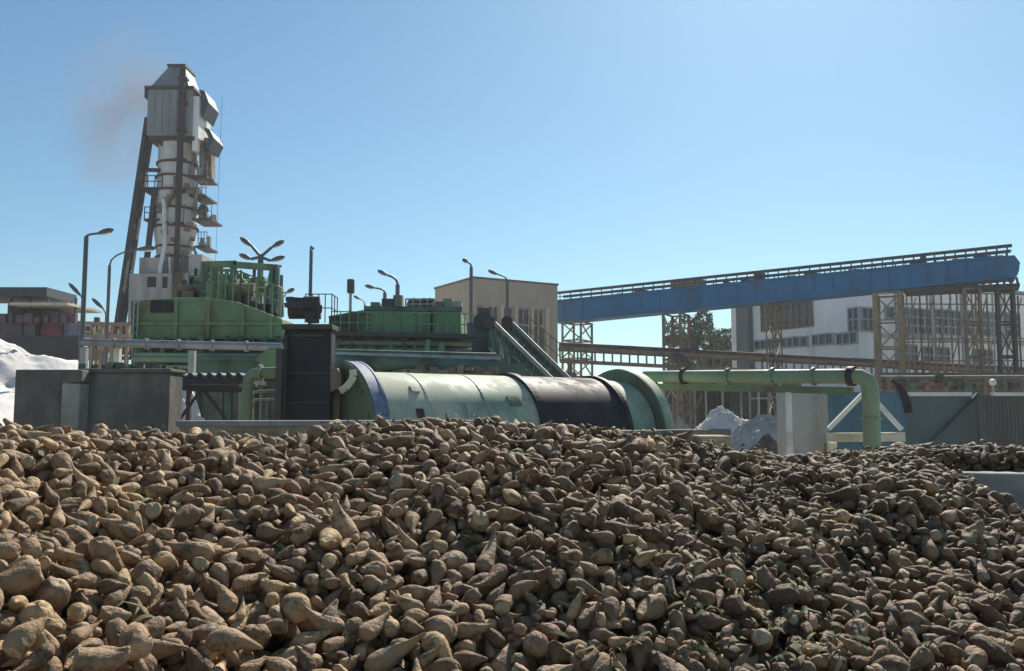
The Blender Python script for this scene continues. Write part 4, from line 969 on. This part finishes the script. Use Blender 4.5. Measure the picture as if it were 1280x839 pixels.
b = [K+d1*.3+d2*.3, K+d1*(w1-.3)+d2*.3, q0+d1*(w1-.3), q0+d1*.3]; MB().hexa([p+Vector((0, 0, zr-.5)) for p in b], [p+Vector((0, 0, zr-.2)) for p in b]).build('roof', 'concrete', t_)
mb = MB(); o = .06
b = [K-d1*o-d2*o, K+d1*(w1+o)-d2*o, K+d1*(w1+o)+d2*(w2+o), K-d1*o+d2*(w2+o)]; mb.hexa([p+Vector((0, 0, zr+.003)) for p in b], [p+Vector((0, 0, zr+.11)) for p in b]); mb.build('parapet_cap', 'brownst', t_)
for k, (a, b) in enumerate(wins):
    s0, s1 = Bf(a, 400)[0], Bf(b, 400)[0]
    w_ = fr(s0, s1, zw0, zw1, -.2, -.16).build('window', 'glass' if k == 3 else 'glassbr', t_)
    mb = MB(); 
    for x in (s0+.03, (s0+s1)/2, s1-.03): pt = fr(x-.03, x+.03, zw0, zw1, -.155, -.11); mb.add(pt.v, pt.f)
    for z in (zw0+.04, zw0+(zw1-zw0)*.6, zw1-.04): pt = fr(s0+.061, s1-.061, z-.03, z+.03, -.15, -.105); mb.add(pt.v, pt.f)
    mb.build('frame', 'beigetrim', w_)
for a, b in ((625, 629), (643, 647), (664, 666.5), (682, 686)): s0, s1 = Bf(a, 400)[0], Bf(b, 400)[0]; fr(s0, s1, 0, zw1+.1, .002, .09).build('pilaster', 'beigetrim', t_)
# ------------------------------------------------------------------ blue gallery conveyor
GA, GB = 56.0, 44.0
def gal(px, py): # point on the gallery's vertical plane
    A, B = P(690, 388, GA), P(1270, 333, GB); d = Vector((B.x-A.x, B.y-A.y, 0)).normalized(); return onplane(px, py, Vector((A.x, A.y, 0)), Vector((d.y, -d.x, 0)))
gd = (gal(1200, 330)-gal(800, 370)); gd.z = 0; gd.normalize(); gn = Vector((gd.y, -gd.x, 0))   # towards camera
q = gal(980, 400)
t_ = thing('conveyor_gallery', (q.x, q.y, 0), 'long sloping blue conveyor gallery with open railing on top', 'conveyor')
def yt_(px): return 376+(px-700)*(319-376)/(1268-700)
def yb_(px): return 402+(px-700)*(346-402)/(1268-700)
def yr_(px): return 366+(px-700)*(307-366)/(1265-700)
back = -gn*1.8
# girder of long sheets with vertical seams
mb = MB(); e0, e1 = 690, 1254
mb.prism([gal(e0, yb_(e0)), gal(e1, yb_(e1)), gal(e1, yt_(e1)), gal(e0, yt_(e0))], back); g_ = mb.build('girder', 'blue', t_)
mb = MB()
for px in range(705, 1254, 24): a, b = gal(px, yb_(px)), gal(px, yt_(px)); mb.beam(a+gn*.03, b+gn*.03, .07, .06)
mb.beam(gal(e0, yt_(e0))+gn*.06, gal(e1, yt_(e1))+gn*.06, .14, .1); mb.beam(gal(e0, yb_(e0))+gn*.06, gal(e1, yb_(e1))+gn*.06, .14, .12)
mb.build('seam_flange', 'blue', g_)
hd_ = MB().prism([gal(1254.3, 346), gal(1268, 348), gal(1274, 338), gal(1275, 328), gal(1268, 319), gal(1254.3, 320)], back).build('head_end', 'blue', t_)
mb = MB()
for q_ in (gn*.0, back*.98):
    mb.beam(gal(e0, yr_(e0))+q_, gal(1265, yr_(1265))+q_, .13, .16)
mb.build('top_rail', 'dksteel', t_)
for px in range(700, 1268, 13):
    for q_ in (gn*.0, back*.98): MB().beam(gal(px, yt_(px))+q_, gal(px, yr_(px))+q_, .055, .055).build('rail_post', 'dksteel', t_)
mb = MB(); 
for q_ in (gn*.0, back*.98): mb.beam(gal(e0, (yr_(e0)+yt_(e0))/2)+q_, gal(1265, (yr_(1265)+yt_(1265))/2)+q_, .04, .04)
mb.build('mid_rail', 'dksteel', t_)
rj = random.Random(4)
for px in list(range(715, 1255, 27)): 
    p = gal(px, yt_(px)-2)+back*.5; MB().box(p, (rj.uniform(.2, .9), .5, rj.uniform(.1, .35)), math.atan2(gd.y, gd.x)).build('idler', 'dksteel', t_)
MB().prism([gal(838, yt_(838)-1), gal(873, yt_(873)-1), gal(873, yr_(873)-1.5), gal(838, yr_(838)-1.5)], back*.9).build('drive_cover', 'brownst', t_)
mb = MB(); mb.prism([gal(942, yt_(942)), gal(953, yt_(953)), gal(953, yr_(953)), gal(942, yr_(942))], back*.5); mb.prism([gal(1150, yt_(1150)), gal(1157, yt_(1157)), gal(1157, yr_(1157)), gal(1150, yr_(1150))], back*.5); mb.build('junction_box', 'dksteel', t_)
# dark underslung walkway at the head
mb = MB(); mb.prism([gal(1130, 366), gal(1275, 358), gal(1275, 354), gal(1130, 360)], back); mb.build('walkway_deck', 'dksteel', t_)
mb = MB()
for k in range(22):
    px = 1180+k*4.3; mb.beam(gal(px, yb_(px)+1), gal(px+(3 if k % 2 else -3), 358), .09, .09)
mb.build('walkway_hanger', 'dksteel', t_)
# lattice towers
def lattice(px0, px1, ytop, mfn, label, m, depth=1.8, bays=6, ybase=None, leg=.16):
    a, b = mfn(px0, ytop), mfn(px1, ytop); d = Vector((b.x-a.x, b.y-a.y, 0)); wdt = d.length; d.normalize(); n = Vector((-d.y, d.x, 0))
    q = (a+b)/2; zt_ = min(a.z, b.z)
    t_ = thing('lattice_tower', (q.x, q.y, 0), label, 'lattice tower', 'steel lattice towers under the gallery')
    cs = [Vector((a.x, a.y, 0)), Vector((b.x, b.y, 0)), Vector((b.x, b.y, 0))+n*depth, Vector((a.x, a.y, 0))+n*depth]
    for c in cs: MB().beam(c, c+Vector((0, 0, zt_)), leg, leg).build('leg', m, t_)
    mb = MB()
    for k in range(bays):
        z0, z1 = zt_*k/bays, zt_*(k+1)/bays
        for i in range(4):
            u, v = cs[i], cs[(i+1) % 4]
            mb.beam(u+Vector((0, 0, z1-.05)), v+Vector((0, 0, z1-.05)), .09, .09)
            x0, x1 = (u, v) if k % 2 else (v, u)
            mb.beam(x0+Vector((0, 0, z0)), x1+Vector((0, 0, z1-.1)), .07, .07)
    mb.build('bracing', m, t_)
gf = lambda px, py: gal(px, py)
lattice(703, 726, 401, gf, 'lattice tower at the lower end of the gallery beside the beige building', 'tansteel', bays=7, leg=.14)
lattice(829, 850, 390, gf, 'rusty lattice tower under the gallery at the left side of the dark trees', 'brownst', bays=6)
lattice(1093, 1124, 364, gf, 'tan lattice tower at the corner of the white building', 'tansteel', bays=6, leg=.18)
lattice(957, 968, 376, gf, 'thin lattice tower in front of the brown glazed window', 'brownst', bays=8, leg=.07)
lattice(1205, 1224, 359, gf, 'dark lattice tower second from the upper end of the gallery', 'brownst', bays=5, leg=.14)
lattice(1246, 1266, 358, gf, 'dark lattice tower below the head of the gallery', 'dksteel', bays=5, leg=.14)
# ------------------------------------------------------------------ brown pipe bridge
NA, NB_ = P(700, 435, 48), P(1290, 466, 54)
dpb = (NB_-NA)
t_ = thing('pipe_bridge', ((NA.x+NB_.x)/2, (NA.y+NB_.y)/2, 0), 'long brown pipe bridge crossing below the blue gallery', 'bridge')
mb = MB()
for dz in (0, -.72): mb.beam(NA+Vector((0, 0, dz)), NB_+Vector((0, 0, dz)), .2, .2)
mb.beam(NA+Vector((0, 1.2, 0)), NB_+Vector((0, 1.2, 0)), .2, .2); mb.build('chord', 'brownst', t_)
mb = MB()
for k in range(61): p = NA+dpb*(k/60); mb.beam(p, p-Vector((0, 0, .72)), .09, .09); mb.beam(p, p+Vector((0, 1.2, 0)), .08, .08)
mb.build('web_post', 'brownst', t_)
MB().tube([NA+Vector((0, .4, .2)), NB_+Vector((0, .4, .2))], .16, 10).build('pipe', 'rust', t_)
MB().tube([NA+Vector((0, .8, .16)), NB_+Vector((0, .8, .16))], .11, 10).build('pipe', 'steel', t_)
for f_ in (.02, .235, .46, .68, .9): p = NA+dpb*f_; MB().beam((p.x, p.y+.6, 0), (p.x, p.y+.6, p.z-.73), .26, .26).build('column', 'brownst', t_)
mb = MB(); arc = [P(838, 452, 47.5)]; arc = [P(x, y, 47.4) for x, y in ((840, 447), (848, 446), (855, 450), (859, 458), (859, 474))]; mb.tube(arc, .24, 10); mb.build('pipe_loop', 'dksteel', t_)
# ------------------------------------------------------------------ white building
CW = P(1075, 440, 58); CW = Vector((CW.x, 58, 0)); e_l = Vector((-.487, .874, 0)).normalized(); e_r = Vector((.874, .487, 0)).normalized()
nl = Vector((-e_l.y, e_l.x, 0)); nl = nl if nl.y < 0 else -nl; nr = Vector((e_r.y, -e_r.x, 0)); nr = nr if nr.y < 0 else -nr
t_ = thing('white_building', (CW.x, CW.y, 0), 'large white factory building with dark windows behind the blue gallery', 'building')
ZR = 11.25; LL, LR = 12.0, 27.0
def face(px, py, e, n): p = onplane(px, py, CW, n); return (p-CW).dot(e), p.z
def fb(e, n, s0, s1, z0, z1, o0, o1):
    b = [CW+e*s0+n*o1, CW+e*s1+n*o1, CW+e*s1+n*o0, CW+e*s0+n*o0]; return MB().hexa([p+Vector((0, 0, z0)) for p in b], [p+Vector((0, 0, z1)) for p in b])
b = [CW, CW+e_r*LR, CW+e_r*LR+e_l*LL, CW+e_l*LL]
MB().hexa([p for p in b], [p+Vector((0, 0, ZR)) for p in b]).build('walls', 'whitelit', t_)
c_ = (b[0]+b[2])/2; bb = [p+(p-c_).normalized()*.25 for p in b]; MB().hexa([p+Vector((0, 0, ZR+.003)) for p in bb], [p+Vector((0, 0, ZR+.3)) for p in bb]).build('roof_edge', 'greypanel', t_)
def fwin(e, n, x0, x1, y0, y1, m, nx_, nz_, fm='greypanel', name='window'):
    a, b = face(x0, (y0+y1)/2, e, n)[0], face(x1, (y0+y1)/2, e, n)[0]; s0, s1 = min(a, b), max(a, b); xm = (x0+x1)/2; z1, z0 = face(xm, y0, e, n)[1], face(xm, y1, e, n)[1]
    w_ = fb(e, n, s0, s1, z0, z1, .004, .02).build(name, m, t_)
    mb = MB()
    for k in range(nx_+1): s = s0+(s1-s0)*k/nx_; pt = fb(e, n, s-.05, s+.05, z0-.05, z1+.05, .022, .10); mb.add(pt.v, pt.f)
    for k in range(nz_+1): z = z0+(z1-z0)*k/nz_; pt = fb(e, n, s0, s1, z-.05, z+.05, .021, .09); mb.add(pt.v, pt.f)
    mb.build('frame', fm, w_)
fwin(e_l, nl, 952, 1016, 369, 411, 'glassbr', 8, 4, 'brownst')
fwin(e_l, nl, 944, 975, 425, 436, 'glass', 4, 1); fwin(e_l, nl, 977, 1000, 422, 434, 'glass', 3, 1); fwin(e_l, nl, 1002, 1010, 421, 433, 'glass', 1, 1); fwin(e_l, nl, 1016, 1042, 418, 431, 'glass', 3, 1); fwin(e_l, nl, 1046, 1072, 416, 430, 'glass', 3, 1)
fwin(e_l, nl, 1061, 1074, 385, 414, 'glass', 2, 2)
a, b_ = face(926, 400, e_l, nl)[0], face(941, 400, e_l, nl)[0]; fb(e_l, nl, b_, a, 0, ZR-.2, .004, .5).build('dark_column', 'sheet', t_)
fwin(e_r, nr, 1076, 1090, 385, 414, 'glass', 2, 2)
fwin(e_r, nr, 1106, 1116, 384, 398, 'glass', 1, 1); fwin(e_r, nr, 1127, 1163, 386, 418, 'glass', 4, 3); fwin(e_r, nr, 1167, 1200, 388, 419, 'glass', 4, 3); fwin(e_r, nr, 1207, 1246, 390, 420, 'glass', 4, 3)
fwin(e_r, nr, 1119, 1146, 431, 453, 'glass', 3, 2); fwin(e_r, nr, 1152, 1186, 434, 455, 'glass', 4, 2); fwin(e_r, nr, 1254, 1274, 392, 421, 'glass', 2, 3); fwin(e_r, nr, 1216, 1240, 437, 456, 'glass', 3, 2)
mb = MB()
for px in (1097, 1121, 1165, 1203, 1250): s = face(px, 420, e_r, nr)[0]; pt = fb(e_r, nr, s-.12, s+.12, 0, ZR-.1, .004, .13); mb.add(pt.v, pt.f)
mb.build('pilaster', 'greypanel', t_)
mb = MB(); pt = fb(e_r, nr, 1.5, LR-.1, face(1180, 425, e_r, nr)[1]-.1, face(1180, 425, e_r, nr)[1]+.15, .14, .3); mb.add(pt.v, pt.f); mb.build('ledge', 'greypanel', t_)
# lower annexe in front of it, dark bays between pale posts
YA = 55.0
q = P(915, 500, YA)
t_ = thing('open_shed', (q.x, YA+2, 0), 'low open shed with pale posts and dark bays behind the sand pile', 'shed')
def ab(x0, x1, y0, y1, d0, d1, name, m, g=True):
    a, b = P(x0, (y0+y1)/2, YA), P(x1, (y0+y1)/2, YA); return MB().boxz((a.x+b.x)/2, YA+(d0+d1)/2, zt(y1, YA), zt(y0, YA), b.x-a.x, d1-d0).build(name, m, t_)
ab(845, 1000, 477, 484, -.3, 4.5, 'roof', 'brownst'); ab(845, 1000, 484.2, 560, 4, 4.2, 'back_wall', 'glassbr')
for x in (847, 868, 882, 903, 926, 937, 948, 962, 975): ab(x, x+2.2, 484.2, 560, 0, .15, 'post', 'greypanel' if x not in (948, 962) else 'cream')
for x0, x1 in ((884, 902), (905, 918)): ab(x0, x1, 486, 540, 1.2, 1.6, 'bay_shade', 'darkin')  # near-black sheets painted as the shade inside the bays
ab(940, 978, 497, 499, .3, .4, 'rail', 'cream'); ab(850, 872, 500, 540, .8, 1.2, 'stacked_goods', 'purple'); ab(954, 974, 500, 530, 1.0, 1.3, 'bay_shade', 'darkin')
for x in (852, 862): MB().beam(P(x, 530, YA-.2), P(x+16, 492, YA-.2), .1, .1).build('brace', 'brownst', t_)
# sand piles
tag(lump_heap('sand_pile', (P(908, 520, 49).x, 49, 0), 2.3, 2.2, zt(507, 49), 'lime', 8, power=1.9), 'tall pale grey sand pile in front of the open shed', 'pile')
tag(lump_heap('sand_pile', (P(955, 520, 47).x, 47, 0), 2.9, 2.2, zt(517, 47), 'sand', 9, power=1.9), 'wider darker grey sand pile just right of the pale one', 'pile')
tag(lump_heap('dirt_pile', (P(958, 545, 42).x, 42, 0), .9, .7, zt(542, 42), 'rust', 12, power=1.2), 'small brown dirt pile on the bare ground near the grey panel', 'pile')
tag(lump_heap('dirt_pile', (P(850, 525, 44).x, 44, 0), 1.6, .9, zt(520, 44), 'sand', 13, power=1.2), 'low grey dirt pile right of the drum housing', 'pile')
# ------------------------------------------------------------------ trees behind
def tree(px, ytop, Y, wpx, label, col, seed, ybot=None, n=2600):
    rg_ = np.random.default_rng(seed); top = P(px, ytop, Y); q = Vector((top.x, Y, 0)); Hh = top.z; W = wpx/F*Y*.72
    t_ = thing('leafy_tree', q, label, 'tree', 'trees beside the white building')
    mb = MB(); mb.tube([q, q+Vector((.1, 0, Hh*.3)), q+Vector((0, .1, Hh*.62))], [.22, .17, .08], 8)
    for k in range(6):
        a = rg_.uniform(0, 6.28); z0 = Hh*rg_.uniform(.22, .5); mb.tube([q+Vector((0, 0, z0)), q+Vector((math.cos(a)*W*.6, math.sin(a)*W*.6, z0+Hh*.22))], [.08, .03], 6)
    mb.build('trunk', 'bark', t_)
    cl = []
    for k in range(26):
        u = rg_.normal(0, 1, 3); u /= np.linalg.norm(u); rr = rg_.uniform(.35, .9)
        cl.append((u*np.array([W, W, Hh*.36])*rr+np.array([0, 0, Hh*.6]), rg_.uniform(.22, .42)*W))
    cen = np.array([c[0] for c in cl]); rad = np.array([c[1] for c in cl]); pick = rg_.integers(0, 26, n)
    u = rg_.normal(0, 1, (n, 3)); u /= np.linalg.norm(u, axis=1)[:, None]
    p = cen[pick]+u*rad[pick][:, None]*rg_.uniform(.5, 1.1, n)[:, None]
    p = p[(p[:, 2] > Hh*.1)]; p[:, 2] = np.minimum(p[:, 2], Hh); n = len(p)
    a = rg_.normal(0, 1, (n, 3)); a /= np.linalg.norm(a, axis=1)[:, None]; b = np.cross(a, rg_.normal(0, 1, (n, 3))); b /= np.linalg.norm(b, axis=1)[:, None]
    s = rg_.uniform(.10, .22, n)[:, None]
    v = np.stack([p-a*s, p-b*s*.5, p+a*s, p+b*s*.5], 1).reshape(-1, 3)
    me = np_mesh('crown', v, np.arange(n*4).reshape(-1, 4), [], col); o = bpy.data.objects.new('crown', me); C.objects.link(o); o.parent = t_
M['leafdk'] = mat('dark_leaves', (.045, .085, .035), .7, .45, 1.2); M['leafmd'] = mat('green_leaves', (.075, .12, .04), .7, .4, 1.2)
tree(880, 386, 74, 62, 'broad dark green tree between the rusty lattice tower and the white building', M['leafdk'], 21, n=9000)
tree(850, 380, 80, 40, 'lighter green tree behind the rusty lattice tower', M['leafmd'], 22, n=5200)
tree(906, 388, 78, 44, 'dark tree against the left end of the white building', M['leafdk'], 23, n=5200)
tree(870, 446, 62, 44, 'low dark bushy tree below the pipe bridge', M['leafdk'], 24, n=2200)
tree(815, 456, 66, 28, 'low dark tree peeking over the green pipe near the drum', M['leafdk'], 25, n=1200)
# ------------------------------------------------------------------ green discharge pipe on the right
t_ = thing('discharge_pipe', (P(1085, 560, 14.5).x, 14.5, 0), 'pale green pipe running right then bending down behind the heap', 'pipe')
a, b = P(806, 470.5, 17.6), P(1066, 470.5, 14.6)
arc = [a, b, P(1076, 471.5, 14.5), P(1083, 475, 14.5), P(1087, 482, 14.5), P(1088, 492, 14.5)]; arc += [Vector((arc[-1].x, 14.5, 1.9)), Vector((arc[-1].x, 14.5, .3))]
MB().tube(arc, [.11, .125]+[.13]*2+[.138]*4, 20).build('pipe', 'greenlt', t_)
d = (b-a).normalized()
for p, w_ in ((b-d*.02, .05), (a.lerp(b, .22), .025)): MB().tube([p-d*w_, p+d*w_], .165, 16).build('flange', 'black', t_)
for f_ in (.45, .66, .84):
    p = a.lerp(b, f_); fl = MB().tube([p-d*.02, p+d*.02], .158, 16).build('flange', 'greenlt', t_)
    mb = MB(); sx = Vector((d.y, -d.x, 0))
    for k in range(8): q = p+(sx*math.cos(k*.785)+Vector((0, 0, 1))*math.sin(k*.785))*.143; mb.tube([q-d*.035, q+d*.035], .011, 6)
    mb.build('bolts', 'dksteel', fl)
MB().tube([(arc[-1].x, 14.5, 2.18), (arc[-1].x, 14.5, 2.21)], .165, 16).build('flange', 'greenlt', t_)
mb = MB().beam(a+Vector((0, .05, -.2)), b+Vector((0, .05, -.24)), .14, .12); mb.build('support_beam', 'green', t_)
p = a.lerp(b, .72); p = P(985, 480, 15.4); MB().beam((p.x, 15.4, 0), (p.x, 15.4, p.z-.14), .09, .09).build('post', 'whitepnt', t_)
q = P(1082, 540, 15.2)
t_ = thing('support_frame', (q.x, 15.2, 0), 'pale triangular steel frame with a cream beam around the green pipe', 'frame')
MB().beam(P(1035, 547, 15.1), P(1129, 546, 15.1), .16, .15).build('beam', 'cream', t_)
for x0, y0, x1, y1 in ((1036, 536, 1078, 493), (1098, 505, 1127, 537)): MB().beam(P(x0, y0, 15.2), P(x1, y1, 15.2), .07, .07).build('brace', 'whitepnt', t_)
for px in (1040, 1124): p = P(px, 547, 15.3); MB().beam((p.x, 15.3, 0), (p.x, 15.3, p.z-.08), .12, .12).build('leg', 'cream', t_)
q = P(1135, 510, 18)
tag(MB().tube([P(1114, 474, 18), P(1121, 480, 18), P(1128, 490, 18), P(1133, 502, 18), P(1136, 516, 18)], [.035, .055, .08, .09, .08], 12).build('hose', 'black', loc=(q.x, 18, 0)), 'black curved hose hanging in front of the grey green sheet wall', 'hose')
# sheet walls on the right
Yq = 20.0
def panel(x0, x1, ytop, Y, th, name, m, label, cat):
    a, b = P(x0, ytop, Y), P(x1, ytop, Y); t_ = thing(name, ((a.x+b.x)/2, Y, 0), label, cat)
    MB().hexa([(a.x, Y, 0), (b.x, Y, 0), (b.x, Y+th, 0), (a.x, Y+th, 0)], [(a.x, Y, a.z), (b.x, Y, b.z), (b.x, Y+th, b.z), (a.x, Y+th, a.z)]).build('sheet', m, t_)
    mb = MB(); n = max(2, int((b.x-a.x)/.09))
    for k in range(n): x = a.x+(b.x-a.x)*(k+.5)/n; mb.boxz(x, Y-.006, .02, a.z-.06, .045, .008)
    
    if m == 'sheetbr': mb.build('corrugation', m, t_)
    return t_, a, b
t_, a, b = panel(985, 1034, 489, 18.0, .8, 'grey_cabinet', 'greypanel', 'plain grey steel cabinet between white post and blue green wall', 'cabinet')
panel(1036, 1131, 490, 19.5, .1, 'sheet_wall', 'bluewall', 'blue green sheet wall behind the triangular frame', 'wall')
t_, a, b = panel(1131.5, 1222, 494, 21.0, .1, 'sheet_wall', 'sheet', 'grey green sheet wall with a pale top edge right of the black hose', 'wall')
mb = MB().beam((a.x, 20.95, a.z+.02), (b.x-.2, 20.95, a.z+.02), .16, .09); mb.build('top_edge', 'whitepnt', t_)
MB().beam(P(1160, 556, 20.9), P(1212, 503, 20.9), .05, .04).build('brace', 'dksteel', t_); MB().beam(P(1210, 506, 20.85), P(1222, 492, 20.85), .1, .06).build('bracket', 'dksteel', t_)
t_, a, b = panel(1222.5, 1420, 494, 20.6, .1, 'sheet_wall', 'sheetbr', 'brownish grey sheet wall at the right edge', 'wall')
mb = MB().beam((a.x+.3, 20.55, a.z+.02), (b.x, 20.55, a.z+.02), .16, .08); mb.build('top_edge', 'whitepnt', t_)
# low machinery between walls and building
q = P(1190, 478, 34)
t_ = thing('pipe_rack', (q.x, 34, 0), 'low brown pipe rack with small valves behind the sheet walls', 'rack')
mb = MB()
for px in range(1110, 1300, 24): p = P(px, 474, 34); mb.boxz(p.x, 34, 0, p.z, .14, .14)
mb.build('post', 'brownst', t_)
mb = MB(); 
for y, r in ((473, .1), (480, .14), (487, .12)): mb.tube([P(1100, y, 34.2), P(1330, y-1, 35)], r, 8)
mb.build('pipe', 'brownst', t_)
for k in range(14): p = P(1128+k*11.5, random.uniform(474, 487), 33.9); MB().box(p, (random.uniform(.12, .3), .3, random.uniform(.1, .3))).build('valve', random.choice(['brownst', 'rust', 'dksteel', 'greendk']), t_)
q = P(1190, 480, 40); MBx = MB(); a, b = P(1100, 466, 40), P(1330, 466, 40)
tag(MBx.boxz((a.x+b.x)/2, 40, 0, a.z, b.x-a.x, .3).build('yard_wall', 'greendk', loc=((a.x+b.x)/2, 40, 0)), 'long dark green yard wall behind the brown pipe rack', 'wall')
p = P(1241, 478, 30); t_ = thing('post_lamp', (p.x, 30, 0), 'small post with a pale ball light above the brownish sheet wall', 'lamp'); MB().tube([(p.x, 30, 0), (p.x, 30, p.z)], .05, 8).build('pole', 'steel', t_)
MB().lathe(p, (0, 0, 1), [(-.12, .01), (-.08, .09), (0, .12), (.08, .09), (.12, .01)], 12).build('globe', 'whitepnt', t_)

# scaffold in front of the right wing
q = P(1200, 440, 51)
t_ = thing('scaffold', (q.x, 51, 0), 'brown scaffold of thin posts and beams before the right wing of the white building', 'scaffold')
for px in (1127, 1133, 1139, 1149, 1158, 1167, 1176, 1187, 1195, 1214, 1219, 1233, 1240, 1255, 1272, 1281, 1290):
    top = P(px, random.uniform(354, 372), 51+random.uniform(-.4, .4)); MB().beam((top.x, top.y, 0), top, .075, .075).build('post', random.choice(['brownst', 'tansteel', 'steel', 'rust']), t_)
mb = MB()
for y in (366, 380, 424, 428, 452): mb.beam(P(1118, y, 51), P(1320, y+random.uniform(-2, 3), 51), .07, .07)
for k in range(7): px = 1125+k*22; mb.beam(P(px, 450, 51), P(px+20, 372, 51), .05, .05)
mb.build('beam', 'brownst', t_)
